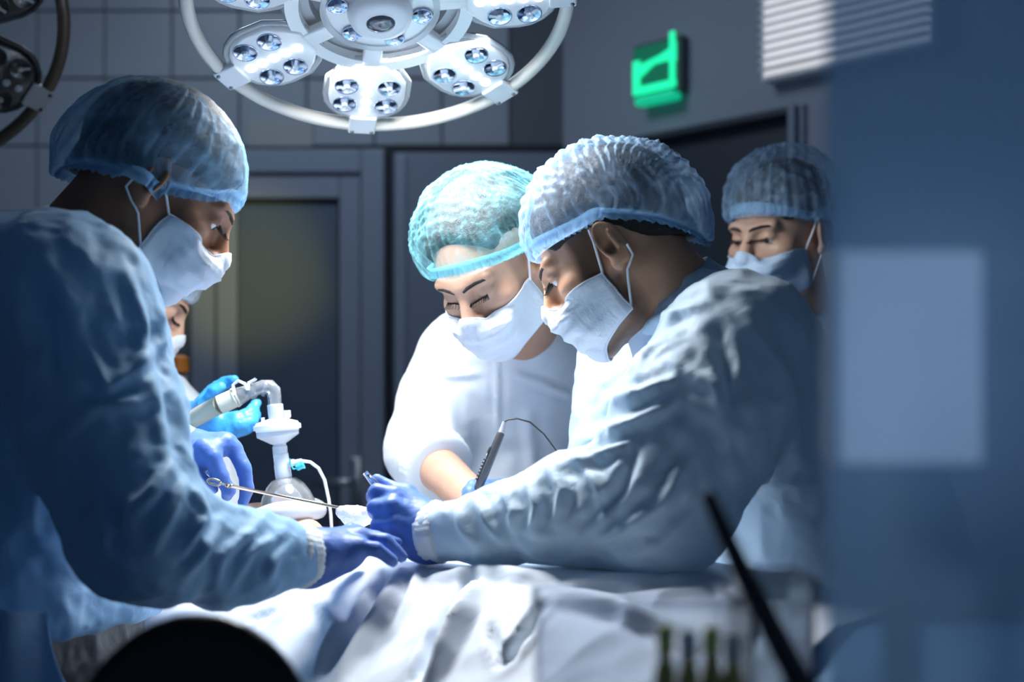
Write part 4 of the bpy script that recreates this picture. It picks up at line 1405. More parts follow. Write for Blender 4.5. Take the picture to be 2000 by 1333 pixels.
glove(A, [
    (fp((430, 862, 2.02), (456, 876, 2.015), (476, 915, 2.01), (482, 955, 2.01), (474, 986, 2.015)), [0.013, 0.0125, 0.011, 0.0098, 0.008]),
    (fp((395, 872, 1.99), (414, 892, 1.985), (432, 932, 1.985), (447, 958, 1.99), (443, 970, 2.0)), [0.013, 0.0125, 0.011, 0.010, 0.0085]),
    (fp((375, 890, 2.0), (378, 925, 1.985), (402, 945, 1.99), (416, 955, 2.0)), [0.012, 0.0115, 0.010, 0.0085]),
    (fp((385, 880, 2.05), (410, 910, 2.045), (432, 940, 2.03)), [0.012, 0.011, 0.009])],
    [(px(362, 880, 2.04), px(440, 866, 2.015), 0.026, 0.017), (px(362, 885, 2.03), px(408, 884, 1.995), 0.028, 0.018), (px(362, 895, 2.03), px(385, 900, 2.0), 0.026, 0.017), (px(330, 880, 2.05), px(372, 882, 2.035), 0.03, 0.03)],
    M_glove, 'violet blue nitrile glove holding the long forceps', seed=6)

# ---------------------------------------------------------------- person C (right, near)
shC = px(1440, 655, 1.80); elC = px(1285, 985, 1.735); wrC = px(846, 1042, 1.84)
shC2 = np.array([0.20, 2.18, 1.36]); elC2 = np.array([0.16, 2.22, 1.14]); wrC2 = np.array([0.06, 2.07, 1.10])
torC = [(0.45, 0.53, 2.08, 0.17, 0.23), (0.80, 0.52, 2.08, 0.17, 0.22), (1.0, 0.48, 2.05, 0.165, 0.21), (1.15, 0.43, 2.03, 0.165, 0.21), (1.30, 0.345, 2.0, 0.155, 0.21), (1.38, 0.30, 1.98, 0.13, 0.18), (1.43, 0.27, 1.97, 0.10, 0.12), (1.47, 0.25, 1.97, 0.06, 0.07)]
torCg = [(0.62, 0.54, 2.08, 0.19, 0.25), (0.80, 0.53, 2.08, 0.19, 0.24), (1.0, 0.485, 2.05, 0.19, 0.225), (1.15, 0.435, 2.03, 0.185, 0.225), (1.30, 0.35, 2.0, 0.175, 0.22), (1.37, 0.305, 1.98, 0.145, 0.185), (1.41, 0.275, 1.97, 0.105, 0.13), (1.455, 0.250, 1.97, 0.060, 0.08)]
C, FC, TC = person((0.52, 2.06), dict(
    f=(-0.80, 0.16, -0.52), roll=0.0, head=(0.134, 1.95, 1.496), neck=(0.245, 1.96, 1.395), neck_r=(0.060, 0.070),
    torso=torC, skin_arms=[([shC, elC, wrC], [0.052, 0.043, 0.03]), ([shC2, elC2, wrC2], [0.05, 0.042, 0.03])],
    skin=skinC, closed=False, beard=0.85,
    hair=dict(nape=-0.078), cap=dict(ell=[((0, -0.012, 0.048), (0.102, 0.112, 0.098)), ((0, -0.080, 0.014), (0.090, 0.070, 0.092))], e=(6, -44, 3), band=(0.058, -0.062, 0.034), pleats=36, rows=0.0022, rowfreq=40),
    cap_m=capPale, band_m=bandBlue, seed=5, mask=dict(sz=[-0.034, -0.094], cz=[-0.020, -0.045, -0.071, -0.100, -0.120], cy=[0.118, 0.126, 0.122, 0.107, 0.082]),
    gown=dict(m=M_gownc, torso=torCg, arms=[([shC+[0.09, 0.08, -0.085], shC+[0, 0, -0.02], (shC+elC)/2+[0.0, 0, 0.0], elC, px(1100, 1004, 1.775), px(960, 1032, 1.815), wrC], [0.080, 0.092, 0.102, 0.090, 0.068, 0.048, 0.038], 0.03),
                                            ([shC2, elC2, wrC2], [0.10, 0.08, 0.045], 0.03)],
              collar=((0.208, 1.960, 1.436), (0.255, 1.967, 1.380), 0.076, 0.110),
              crumple=(0.010, 0.011, 0.0032),
              folds=[([(1150, 860), (1230, 830), (1310, 790)], 13, 0.012), ([(1190, 780), (1250, 770), (1320, 740)], 11, 0.010),
                     ([(1215, 720), (1260, 690), (1330, 650)], 10, 0.008), ([(1230, 660), (1290, 620), (1390, 590)], 10, 0.007),
                     ([(1095, 905), (1150, 900), (1240, 860)], 10, 0.010), ([(1130, 900), (1180, 960), (1170, 1010)], 11, 0.010),
                     ([(1075, 915), (1100, 960), (1090, 1020)], 11, 0.010), ([(1030, 945), (1050, 990), (1040, 1040)], 9, 0.009),
                     ([(985, 962), (1005, 1000), (1000, 1030)], 8, 0.008), ([(930, 975), (950, 1020), (990, 1070)], 9, 0.008),
                     ([(890, 990), (900, 1030), (930, 1070)], 8, 0.006), ([(1240, 880), (1210, 960), (1130, 1030)], 12, -0.010),
                     ([(1330, 800), (1390, 860), (1420, 960)], 16, -0.010), ([(1300, 700), (1400, 760), (1440, 860)], 14, 0.008),
                     ([(1400, 640), (1430, 760), (1440, 900)], 16, -0.010), ([(1460, 620), (1530, 740), (1560, 900)], 18, 0.012),
                     ([(1340, 900), (1300, 980), (1180, 1060)], 14, 0.009), ([(1360, 960), (1280, 1050), (1160, 1085)], 12, -0.008)])),
    'surgeon in white gown bending in from the right, short dark beard, facing left')
cuff_ring(C, wrC+(elC-wrC)*0.05, wrC+(wrC-elC)*0.04, 0.038)
glove(C, [
    (fp((812, 985, 1.86), (796, 964, 1.868), (764, 956, 1.872), (736, 938, 1.875)), [0.014, 0.0125, 0.0102, 0.0085]),
    (fp((805, 990, 1.85), (770, 968, 1.845), (736, 960, 1.85), (727, 972, 1.875)), [0.014, 0.0125, 0.0108, 0.009]),
    (fp((800, 1005, 1.838), (764, 990, 1.828), (732, 992, 1.838), (733, 1004, 1.87)), [0.014, 0.0125, 0.0108, 0.009]),
    (fp((800, 1030, 1.83), (770, 1022, 1.822), (738, 1026, 1.83), (738, 1036, 1.865)), [0.014, 0.0125, 0.0105, 0.009]),
    (fp((815, 1010, 1.89), (780, 985, 1.90), (752, 968, 1.892)), [0.015, 0.0125, 0.009])],
    [(px(838, 1030, 1.845), px(792, 972, 1.868), 0.028, 0.017), (px(838, 1036, 1.845), px(772, 984, 1.848), 0.030, 0.017), (px(836, 1046, 1.843), px(768, 1010, 1.838), 0.030, 0.018),
     (px(836, 1056, 1.842), px(765, 1045, 1.84), 0.029, 0.018), (px(870, 1041, 1.838), px(830, 1044, 1.845), 0.030, 0.030)],
    M_glove, 'violet blue nitrile glove gripping the tweezers', seed=8)

glove(C, [(([wrC2+np.array(o) for o in q]), [0.012, 0.010, 0.008]) for q in (
    [(-0.04, -0.02, -0.004), (-0.075, -0.035, -0.012), (-0.10, -0.04, -0.03)], [(-0.045, -0.005, -0.004), (-0.082, -0.012, -0.012), (-0.108, -0.015, -0.03)],
    [(-0.045, 0.012, -0.004), (-0.08, 0.012, -0.012), (-0.104, 0.010, -0.03)], [(-0.04, 0.028, -0.004), (-0.068, 0.035, -0.012), (-0.086, 0.036, -0.028)], [(-0.015, -0.025, -0.006), (-0.04, -0.052, -0.012), (-0.058, -0.064, -0.02)])],
    [(wrC2, wrC2+np.array([-0.05, -0.018, -0.006]), 0.028, 0.017), (wrC2, wrC2+np.array([-0.05, 0.02, -0.006]), 0.028, 0.017), (wrC2+np.array([0.03, 0.01, 0.01]), wrC2, 0.03, 0.03)], M_glove, seed=15, h=0.004)

# ---------------------------------------------------------------- person B (centre, behind the table)
shB = px(905, 700, 2.47); elB = px(822, 885, 2.40); wrB = px(935, 985, 2.19)
shB2 = px(1160, 705, 2.50); elB2 = px(1330, 1010, 2.44); wrB2 = px(1245, 1095, 2.30)
torB = [(0.45, 0.02, 2.60, 0.20, 0.15), (0.80, 0.02, 2.60, 0.19, 0.14), (1.0, 0.02, 2.59, 0.18, 0.135), (1.2, 0.015, 2.56, 0.175, 0.13), (1.30, 0.012, 2.54, 0.17, 0.12), (1.37, 0.01, 2.52, 0.14, 0.10), (1.42, 0.01, 2.51, 0.09, 0.075), (1.45, 0.01, 2.50, 0.06, 0.06)]
torBg = [(0.60, 0.02, 2.60, 0.24, 0.18), (0.80, 0.02, 2.60, 0.225, 0.17), (1.0, 0.02, 2.58, 0.205, 0.16), (1.2, 0.015, 2.55, 0.195, 0.15), (1.30, 0.012, 2.51, 0.185, 0.145), (1.36, 0.01, 2.485, 0.155, 0.135), (1.41, 0.012, 2.455, 0.11, 0.11), (1.445, 0.014, 2.43, 0.075, 0.085)]
B, FB, TB = person((0.02, 2.60), dict(
    f=(-0.38, -0.66, -0.64), roll=math.radians(-9), head=(-0.034, 2.225, 1.506), neck=(0.016, 2.42, 1.395), neck_r=(0.060, 0.068), wide_x=True,
    torso=torB, skin_arms=[([shB, elB, wrB], [0.05, 0.042, 0.03]), ([shB2, elB2, wrB2], [0.05, 0.042, 0.03])],
    skin=skinB, closed=True, beard=0.30, hair_m=M_hair,
    hair=dict(nape=-0.07, line=0.068), cap=dict(ell=[((0, -0.018, 0.044), (0.108, 0.116, 0.104)), ((0, -0.065, 0.012), (0.096, 0.066, 0.080))], e=(5, -38, -2), band=(0.052, -0.050, 0.020), pleats=58, rows=0.0016, rowfreq=60),
    cap_m=capTeal, band_m=bandTeal, seed=7, mask=dict(),
    gown=dict(m=M_gownw, torso=torBg, arms=[([shB, (shB+elB)/2, elB+[0.002, -0.01, 0.004], elB*0.84+wrB*0.16], [0.080, 0.070, 0.060, 0.058], 0.03),
                                            ([shB2, elB2, wrB2], [0.088, 0.072, 0.040], 0.03)],
              crumple=(0.008, 0.004, 0.0014),
              folds=[([(970, 690), (972, 760), (972, 840)], 5, 0.005), ([(838, 735), (890, 735), (940, 728)], 7, 0.006), ([(1000, 730), (1060, 750), (1120, 775)], 7, 0.006),
                     ([(1144, 690), (1143, 780), (1142, 850)], 6, -0.006), ([(830, 640), (840, 740), (855, 860)], 8, -0.006), ([(810, 700), (835, 760)], 8, 0.005),
                     ([(870, 760), (880, 860), (885, 960)], 12, 0.005), ([(1030, 800), (1040, 900), (1050, 960)], 12, 0.005)])),
    'surgeon facing the camera behind the table, head bowed, teal cap and white gown')
glove(B, [
    (fp((965, 975, 2.18), (948, 952, 2.165), (925, 950, 2.15), (912, 962, 2.14)), [0.013, 0.0118, 0.010, 0.0085]),
    (fp((962, 980, 2.17), (942, 960, 2.145), (918, 962, 2.13), (910, 976, 2.13)), [0.013, 0.0118, 0.010, 0.0085]),
    (fp((965, 988, 2.16), (944, 976, 2.13), (922, 980, 2.12), (918, 994, 2.125)), [0.013, 0.0115, 0.010, 0.0085]),
    (fp((968, 995, 2.155), (950, 992, 2.12), (930, 998, 2.12)), [0.012, 0.011, 0.009]),
    (fp((972, 975, 2.20), (945, 958, 2.20), (918, 955, 2.175)), [0.014, 0.012, 0.009])],
    [(px(975, 982, 2.20), px(948, 958, 2.165), 0.028, 0.016), (px(975, 984, 2.195), px(943, 968, 2.15), 0.028, 0.016), (px(975, 990, 2.19), px(948, 986, 2.14), 0.028, 0.016), (px(990, 972, 2.215), px(970, 980, 2.20), 0.03, 0.03)],
    M_glove, 'violet blue nitrile glove holding the cautery pencil', seed=9)
glove(B, [
    (fp((1235, 1098, 2.27), (1215, 1098, 2.24), (1195, 1106, 2.22)), [0.013, 0.0115, 0.0085]),
    (fp((1238, 1104, 2.265), (1218, 1108, 2.235), (1198, 1118, 2.22)), [0.013, 0.0115, 0.0085]),
    (fp((1240, 1112, 2.26), (1222, 1120, 2.235), (1204, 1130, 2.22)), [0.012, 0.011, 0.0085]),
    (fp((1238, 1094, 2.29), (1214, 1092, 2.265), (1194, 1098, 2.25)), [0.012, 0.0115, 0.0085]),
    (fp((1235, 1100, 2.30), (1210, 1108, 2.30), (1195, 1112, 2.28)), [0.013, 0.011, 0.009])],
    [(px(1248, 1098, 2.30), px(1225, 1098, 2.26), 0.027, 0.017), (px(1248, 1104, 2.295), px(1228, 1108, 2.25), 0.027, 0.017), (px(1256, 1090, 2.315), px(1240, 1098, 2.29), 0.03, 0.03)],
    M_glove, 'violet blue nitrile glove low beside the drape', seed=10)
# rolled sleeve hem on the near forearm
hemd = (wrB-elB)/np.linalg.norm(wrB-elB)
cuff_ring(B, elB+hemd*0.058, elB+hemd*0.088, 0.0585, M_gownw, 'rolled_sleeve')

# ---------------------------------------------------------------- person D (right, behind)
torD = [(0.45, 0.58, 2.70, 0.17, 0.17), (1.0, 0.58, 2.70, 0.16, 0.16), (1.2, 0.57, 2.70, 0.15, 0.16), (1.34, 0.56, 2.69, 0.14, 0.15), (1.40, 0.55, 2.68, 0.10, 0.11), (1.45, 0.54, 2.67, 0.055, 0.06)]
torDg = [(0.60, 0.58, 2.70, 0.21, 0.21), (1.0, 0.58, 2.70, 0.19, 0.19), (1.2, 0.57, 2.70, 0.18, 0.185), (1.34, 0.56, 2.69, 0.165, 0.175), (1.40, 0.555, 2.68, 0.12, 0.13), (1.45, 0.545, 2.67, 0.07, 0.075)]
shD = np.array([0.44, 2.60, 1.32]); elD = np.array([0.42, 2.48, 1.10]); wrD = np.array([0.30, 2.38, 1.02])
shD2 = np.array([0.70, 2.74, 1.32]); elD2 = np.array([0.74, 2.66, 1.08]); wrD2 = np.array([0.62, 2.48, 1.0])
D, FD, TD = person((0.58, 2.70), dict(
    f=(-0.72, -0.66, -0.20), roll=0.03, head=(0.488, 2.60, 1.598), neck=(0.545, 2.665, 1.43), neck_r=(0.050, 0.056), fem=True,
    torso=torD, skin_arms=[([shD, elD, wrD], [0.045, 0.038, 0.027]), ([shD2, elD2, wrD2], [0.045, 0.038, 0.027])],
    skin=skinD, closed=False, hair_m=M_hair,
    hair=dict(nape=-0.05), cap=dict(ell=[((0, -0.016, 0.050), (0.104, 0.118, 0.112)), ((0, -0.070, 0.020), (0.094, 0.072, 0.090))], e=(6, -40, -2), band=(0.058, -0.045, 0.022), pleats=30, rows=0.002, rowfreq=30),
    cap_m=capPale, band_m=bandBlue, seed=9, mask=dict(cz=[-0.022, -0.048, -0.076, -0.108, -0.132]), mask_m=M_maskblue,
    gown=dict(m=M_gownb, torso=torDg, arms=[([shD, elD, wrD], [0.085, 0.07, 0.045], 0.03), ([shD2, elD2, wrD2], [0.085, 0.07, 0.045], 0.03)],
              h=0.012, crumple=(0.009, 0.007, 0.002), collar=((0.525, 2.66, 1.45), (0.55, 2.675, 1.40), 0.066, 0.12), collar_m=M_gownb)),
    'nurse in blue behind the bending surgeon at the right, pale cap, eyes cast down')
glove(D, [(([wrD+np.array(o) for o in q]), [0.012, 0.010, 0.008]) for q in (
    [(-0.03, -0.03, -0.01), (-0.06, -0.05, -0.02), (-0.085, -0.06, -0.03)], [(-0.035, -0.02, -0.01), (-0.07, -0.035, -0.02), (-0.095, -0.045, -0.03)],
    [(-0.04, -0.01, -0.01), (-0.075, -0.015, -0.02), (-0.1, -0.02, -0.03)], [(-0.035, 0.0, -0.01), (-0.065, 0.008, -0.02), (-0.085, 0.005, -0.03)], [(-0.01, -0.03, -0.01), (-0.03, -0.06, -0.02), (-0.045, -0.075, -0.02)])],
    [(wrD, wrD+np.array([-0.045, -0.03, -0.012]), 0.028, 0.018), (wrD, wrD+np.array([-0.045, -0.005, -0.012]), 0.028, 0.018)], M_glove, seed=11, h=0.0045)
glove(D, [(([wrD2+np.array(o) for o in q]), [0.012, 0.010, 0.008]) for q in (
    [(-0.03, -0.03, -0.01), (-0.06, -0.05, -0.02), (-0.085, -0.06, -0.03)], [(-0.035, -0.02, -0.01), (-0.07, -0.035, -0.02), (-0.095, -0.045, -0.03)],
    [(-0.04, -0.01, -0.01), (-0.075, -0.015, -0.02), (-0.1, -0.02, -0.03)], [(-0.035, 0.0, -0.01), (-0.065, 0.008, -0.02), (-0.085, 0.005, -0.03)], [(-0.01, -0.03, -0.01), (-0.03, -0.06, -0.02), (-0.045, -0.075, -0.02)])],
    [(wrD2, wrD2+np.array([-0.045, -0.03, -0.012]), 0.028, 0.018), (wrD2, wrD2+np.array([-0.045, -0.005, -0.012]), 0.028, 0.018)], M_glove, seed=12, h=0.0045)

# ---------------------------------------------------------------- person E (hidden behind A)
torE = [(0.45, -0.68, 2.62, 0.16, 0.2), (1.0, -0.67, 2.62, 0.15, 0.19), (1.2, -0.68, 2.62, 0.14, 0.18), (1.28, -0.69, 2.62, 0.12, 0.15), (1.34, -0.69, 2.62, 0.07, 0.08)]
torEg = [(0.60, -0.665, 2.60, 0.19, 0.22), (1.0, -0.645, 2.60, 0.178, 0.21), (1.12, -0.655, 2.60, 0.172, 0.205), (1.2, -0.67, 2.60, 0.165, 0.20), (1.28, -0.69, 2.61, 0.14, 0.17), (1.34, -0.69, 2.62, 0.08, 0.10)]
shE = np.array([-0.70, 2.44, 1.24]); elE = np.array([-0.66, 2.34, 1.07]); wrE = px(366, 826, 2.27)
shE2 = np.array([-0.68, 2.80, 1.24]); elE2 = np.array([-0.60, 2.82, 1.08]); wrE2 = np.array([-0.50, 2.66, 1.04])
E, FE, TE = person((-0.67, 2.62), dict(
    f=(0.80, 0.10, -0.60), head=(-0.660, 2.50, 1.495), neck=(-0.70, 2.56, 1.31), torso=torE,
    skin_arms=[([shE, elE, wrE], [0.045, 0.04, 0.03]), ([shE2, elE2, wrE2], [0.045, 0.04, 0.03])],
    skin=skinB, closed=True, hair_m=M_hair, hair=dict(), cap=dict(ell=[((0, -0.016, 0.044), (0.104, 0.118, 0.100)), ((0, -0.070, 0.010), (0.092, 0.070, 0.085))], e=(4, -40, -4), band=(0.046, -0.05, 0.0), pleats=40),
    cap_m=capGrey, band_m=bandPale, seed=11, mask=dict(),
    gown=dict(m=M_gownw, torso=torEg, arms=[([shE, elE, wrE+[-0.03, 0, 0]], [0.085, 0.07, 0.045], 0.03), ([shE2, elE2, wrE2], [0.08, 0.07, 0.045], 0.03)], h=0.012)),
    'anaesthetist almost hidden behind the left surgeon, pale cap and bare forehead showing')
glove(E, [
    (fp((385, 815, 2.25), (400, 792, 2.235), (420, 766, 2.225), (432, 757, 2.225)), [0.016, 0.0135, 0.0105, 0.0085]),
    (fp((385, 800, 2.31), (415, 765, 2.325), (440, 748, 2.325), (458, 742, 2.315)), [0.014, 0.012, 0.010, 0.0085]),
    (fp((420, 826, 2.27), (462, 818, 2.26), (490, 806, 2.275), (501, 788, 2.29)), [0.0145, 0.012, 0.0105, 0.0085]),
    (fp((420, 836, 2.265), (465, 834, 2.25), (490, 826, 2.265), (501, 812, 2.28)), [0.014, 0.012, 0.0105, 0.0085]),
    (fp((415, 845, 2.265), (450, 848, 2.25), (478, 840, 2.26), (495, 829, 2.275)), [0.0135, 0.011, 0.0095, 0.008])],
    [(px(366, 826, 2.275), px(425, 824, 2.27), 0.026, 0.019), (px(366, 832, 2.275), px(425, 838, 2.265), 0.026, 0.018), (px(370, 822, 2.275), px(398, 800, 2.25), 0.024, 0.018), (px(330, 835, 2.285), px(372, 828, 2.275), 0.032, 0.030)],
    M_glovec, 'sky blue nitrile glove holding the breathing tube', seed=13, crease=0.0022)

# ================================================================== TABLE, PATIENT, DRAPE
UP = np.array([0.765, -0.644, 0.0]); NP = np.array([-0.644, -0.765, 0.0])
H0 = np.array([-0.35, 2.2, 0.0])
def st_pt(s, t, z): return H0+UP*s+NP*t+np.array([0, 0, z])
TBM = np.eye(4); TBM[:3, 0] = UP; TBM[:3, 1] = -NP; TBM[:3, 2] = (0, 0, 1); TBM[:3, 3] = H0
M_matt = mat('table_mattress', (0.05, 0.06, 0.08), 0.5, var=0.1)
tbl = empty('operating_table', tuple(st_pt(0.6, 0, 0))); tag(tbl, 'operating table hidden under the white drape', 'operating table')
auto_smooth(MB().box((-0.22, -0.20, 0.86), (1.45, 0.20, 0.915), 0.02).xf(TBM).build('mattress', M_matt, tbl))
auto_smooth(MB().box((-0.20, -0.21, 0.82), (1.43, 0.21, 0.858), 0.008).xf(TBM).build('table_top', M_steel, tbl))
auto_smooth(MB().box((0.45, -0.11, 0.10), (0.72, 0.11, 0.82), 0.02).xf(TBM).build('column', M_steel, tbl))
auto_smooth(MB().box((0.10, -0.20, 0.0), (1.0, 0.20, 0.10), 0.03).xf(TBM).build('base', M_steel, tbl))

# patient: head and neck bare, body under the drape
Pf = np.array([0.12, -0.10, 0.985]); Pf = Pf/np.linalg.norm(Pf)
Pu = -UP-Pf*(-UP@Pf); Pu = Pu/np.linalg.norm(Pu)
PM = np.stack([np.cross(Pf, Pu), Pf, Pu], 1)
PC = np.array([-0.398, 2.232, 1.026])
FP = head_field(PM.T@(st_pt(0.20, 0, 0.985)-PC), (0.056, 0.06), True)
Vp, Fp_ = FP.mesh()
Vp = relax(Vp, Fp_, 1, 0.4)@PM.T+PC
Bd = Field(st_pt(0.1, 0, 0)+[-0.35, -1.5, 0.80], st_pt(0.1, 0, 0)+[1.6, 0.4, 1.2], 0.016)
for sgn in (-1, 1):
    Bd.chain([st_pt(0.26, sgn*0.11, 0.965), st_pt(0.42, sgn*0.13, 0.955), st_pt(0.66, sgn*0.13, 0.95)], [0.05, 0.045, 0.035], 0.03)
    Bd.chain([st_pt(0.78, sgn*0.08, 0.965), st_pt(1.1, sgn*0.08, 0.955), st_pt(1.38, sgn*0.07, 0.955)], [0.07, 0.05, 0.04], 0.03)
Bd.ell(st_pt(0.34, 0, 0.965), (0.13, 0.13, 0.075), 0.04)
Bd.ell(st_pt(0.55, 0, 0.965), (0.13, 0.13, 0.070), 0.04)
Bd.ell(st_pt(0.74, 0, 0.965), (0.11, 0.11, 0.065), 0.04)
Bd.cone(st_pt(0.12, 0, 0.985), st_pt(0.26, 0, 0.975), 0.05, 0.055, 0.03)
Vq, Fq = Bd.mesh()
patient = make('patient', np.concatenate([Vp, Vq]), np.concatenate([Fp_, Fq+len(Vp)]), skinB, None, base=st_pt(0.5, 0, 0.9))
set_attr(patient, 'tone', np.ones((len(Vp)+len(Vq), 3)))
tag(patient, 'patient lying under the drape, chin showing below the breathing mask', 'person')
hair_part(patient, FP, (PM, PC), M_hairb, {}, 4)

# white drape
M_drape = mat('drape_sheet', (0.72, 0.78, 0.86), 0.62, var=0.04, vscale=5, bump=0.10, bscale=12, bdist=0.6, fine=0.12, sheen=0.1)
def drape(name, s0, s1, q0, q1, ns, nq, m, seed, fl, off=0.0, amp=1.0):
    S = np.linspace(s0, s1, ns); Q = np.linspace(q0, q1, nq)
    SS, QQ = np.meshgrid(S, Q, indexing='ij')
    TE = 0.285
    aq = np.abs(QQ)
    lim_n, lim_f = 0.34, 0.23
    lim = np.where(QQ > 0, lim_n, lim_f)
    t = np.clip(aq, 0, lim)
    hang = np.clip(aq-lim, 0, None)
    body = smooth01((SS-0.06)/0.16)*(1-0.25*smooth01((SS-0.75)/0.25))
    wid = np.where(QQ > 0, 0.10, 0.08)
    prof = 1-smooth01((t-wid)/(lim-wid+0.03))
    z = 0.955+0.035*(1-smooth01((t-0.20)/0.12))*(1-body)+0.125*body*prof
    # rounded table edge, then hanging cloth that flares a little
    rnd = smooth01((aq-lim+0.05)/0.10)
    z = z-0.02*rnd-hang*0.97
    tt = np.sign(QQ)*(t+0.022*smooth01(hang/0.06)+hang*0.16+0.020*np.sin(SS*23+1.4*np.sin(SS*7))*smooth01(hang/0.15))
    V = (H0[None, None]+UP*SS[..., None]+NP*tt[..., None]).reshape(-1, 3)
    V[:, 2] = z.reshape(-1)+off
    Fc = grid_faces(ns, nq)
    N = normals(V, Fc)
    if N[:, 2].mean() < 0:
        Fc = Fc[:, ::-1]; N = -N
    w_ = np.stack([fbm(V*3, seed+1), fbm(V*3, seed+2), fbm(V*3, seed+3)], 1)*0.7
    L = np.stack([SS.ravel()*9+QQ.ravel()*3.5, QQ.ravel()*2.5, SS.ravel()*0], 1)
    V = V+N*(amp*(0.008*fbm(V*4+w_, seed)+0.009*ridge(L+w_, seed+5, 2, 1.8)+0.003*ridge(V*13+w_*2, seed+6, 2, 2.0)))[:, None]
    N = normals(V, Fc)
    V = folds(V, N, [(a_, b_*0.9, c_*1.5) for a_, b_, c_ in fl], False)
    Vs, Fs = solidify(V, Fc, 0.0015)
    o = make(name, Vs, Fs, m, None, base=st_pt(0.5, 0, 0.9))
    return o
dr = drape('surgical_drape', -0.20, 1.0, -0.42, 0.80, 250, 190, M_drape, 21, [
    ([(917, 1135), (870, 1220), (808, 1330)], 11, -0.016), ([(945, 1135), (895, 1225), (840, 1330)], 13, 0.014),
    ([(752, 1130), (700, 1210), (631, 1312)], 8, -0.011), ([(785, 1120), (735, 1215), (660, 1325)], 14, 0.011),
    ([(588, 1140), (551, 1188)], 7, -0.008), ([(545, 1192), (482, 1214)], 6, -0.006),
    ([(954, 1225), (980, 1299)], 9, -0.009), ([(980, 1299), (1044, 1225)], 9, -0.009),
    ([(820, 1110), (800, 1170), (760, 1240)], 10, 0.008), ([(1060, 1180), (1020, 1240), (1000, 1290)], 9, -0.010),
    ([(1130, 1143), (1250, 1146), (1390, 1135)], 9, -0.010), ([(1090, 1160), (1200, 1185), (1320, 1230)], 16, 0.010),
    ([(1420, 1150), (1450, 1210), (1430, 1290)], 16, 0.012), ([(620, 1170), (660, 1230), (620, 1300)], 14, 0.009),
    ([(840, 1130), (960, 1120), (1080, 1128)], 10, 0.008)])
tag(dr, 'white crumpled surgical drape over the patient and table', 'drape')
dr2 = drape('leg_drape', 0.93, 1.5, -0.40, 0.62, 60, 80, M_gownb, 25, [], -0.012, 0.8)
tag(dr2, 'blue drape over the foot end of the table behind the glass', 'drape')
# folded sheet corner at the end of the white drape
M_c = MB()
cv = []
for i in range(13):
    for j in range(7):
        a = i/12; b = j/6
        p = st_pt(0.86+0.17*a, -0.12+0.30*b*(1-0.75*a), 1.02+0.022*math.sin(a*4+b*2)+0.02*a)
        cv.append(p)
Vs, Fs = solidify(np.array(cv), grid_faces(13, 7), 0.003)
co = make('folded_towel', Vs, Fs, M_drape, None, base=st_pt(0.9, 0, 1.0))
tag(co, 'pointed corner of a white folded towel at the foot end of the drape', 'towel')

# ================================================================== BREATHING MASK AND CIRCUIT
M_clear = clear_mat('clear_plastic', (0.93, 0.96, 1.0), 0.16, 0.06)
M_milk = mat('milky_plastic', (0.85, 0.88, 0.92), 0.3, var=0.03, coat=0.4, translucent=0.3)
M_frost = clear_mat('frosted_plastic', (0.92, 0.95, 1.0), 0.62, 0.2)
M_beige = mat('beige_hose', (0.52, 0.50, 0.40), 0.5, var=0.06, bump=0.1)
M_teal = mat('teal_cap', (0.05, 0.55, 0.68), 0.35, coat=0.3)
dM = 2.2
def pm(x, y, d=dM): return px(x, y, d)
K = dM/F
bm_ = empty('breathing_mask', tuple(pm(563, 1005))); tag(bm_, 'clear breathing mask with filter and elbow over the patient face', 'breathing mask')
axis = pm(541, 845)-pm(560, 985); axis = axis/np.linalg.norm(axis)
# cushion: an inflated oval ring
cen = pm(564, 999)
e1 = np.array([1.0, 0, 0])-axis*axis[0]; e1 /= np.linalg.norm(e1); e2 = np.cross(axis, e1)
ringp = []
for k in range(49):
    a = 2*math.pi*k/48
    ringp.append(cen+e1*(0.044*math.cos(a))+e2*(0.050*math.sin(a))+axis*(-0.004*math.cos(2*a)))
cu = MB().tube(ringp, 0.0145, 14, caps=False).build('cushion', M_frost, bm_)
dome = MB().lathe([(0.046, 0.006), (0.045, 0.012), (0.040, 0.026), (0.031, 0.040), (0.021, 0.049), (0.0135, 0.052), (0.0125, 0.050), (0.020, 0.047), (0.030, 0.038), (0.039, 0.024), (0.044, 0.010)], cen, axis, 40, xs=(0.93, 1.05))
dome.f = dome.f[:-2]
dome.build('dome', M_clear, bm_)
MB().lathe([(0.048, 0.004), (0.050, 0.007), (0.048, 0.010), (0.045, 0.007), (0.048, 0.004)], cen, axis, 40, xs=(0.93, 1.05)).build('dome_flange', M_frost, bm_)
def seg(name, p0, p1, prof, m, n=24, parent=bm_):
    a = np.asarray(p0); b = np.asarray(p1); L = np.linalg.norm(b-a)
    q = MB().lathe([(r*K, z*L) for r, z in prof], a, b-a, n)
    return auto_smooth(q.build(name, m, parent), 45)
seg('connector', pm(556, 946), pm(548, 886), [(15, 0), (16, 0.02), (16, 0.62), (15, 0.64), (15, 0.98), (13, 1.0)], M_milk)
seg('neck_tube', pm(548, 892), pm(545, 852), [(13, 0), (14.5, 0.05), (14.5, 0.5), (13, 0.52), (12.5, 1)], M_frost)
seg('filter_lower', pm(545, 868), pm(542, 842), [(13, 0), (16, 0.05), (41, 0.62), (41.5, 0.98), (40, 1.0)], M_frost, 40)
seg('filter_upper', pm(542, 843), pm(540, 818), [(42, 0), (42.5, 0.12), (46.5, 0.14), (46.5, 0.5), (43, 0.55), (40, 0.72), (18, 0.98), (15, 1.0)], M_milk, 40)
seg('upper_tube', pm(541, 826), pm(537, 790), [(15, 0), (15.5, 0.02), (15.5, 0.98), (13.5, 1.0)], M_frost)
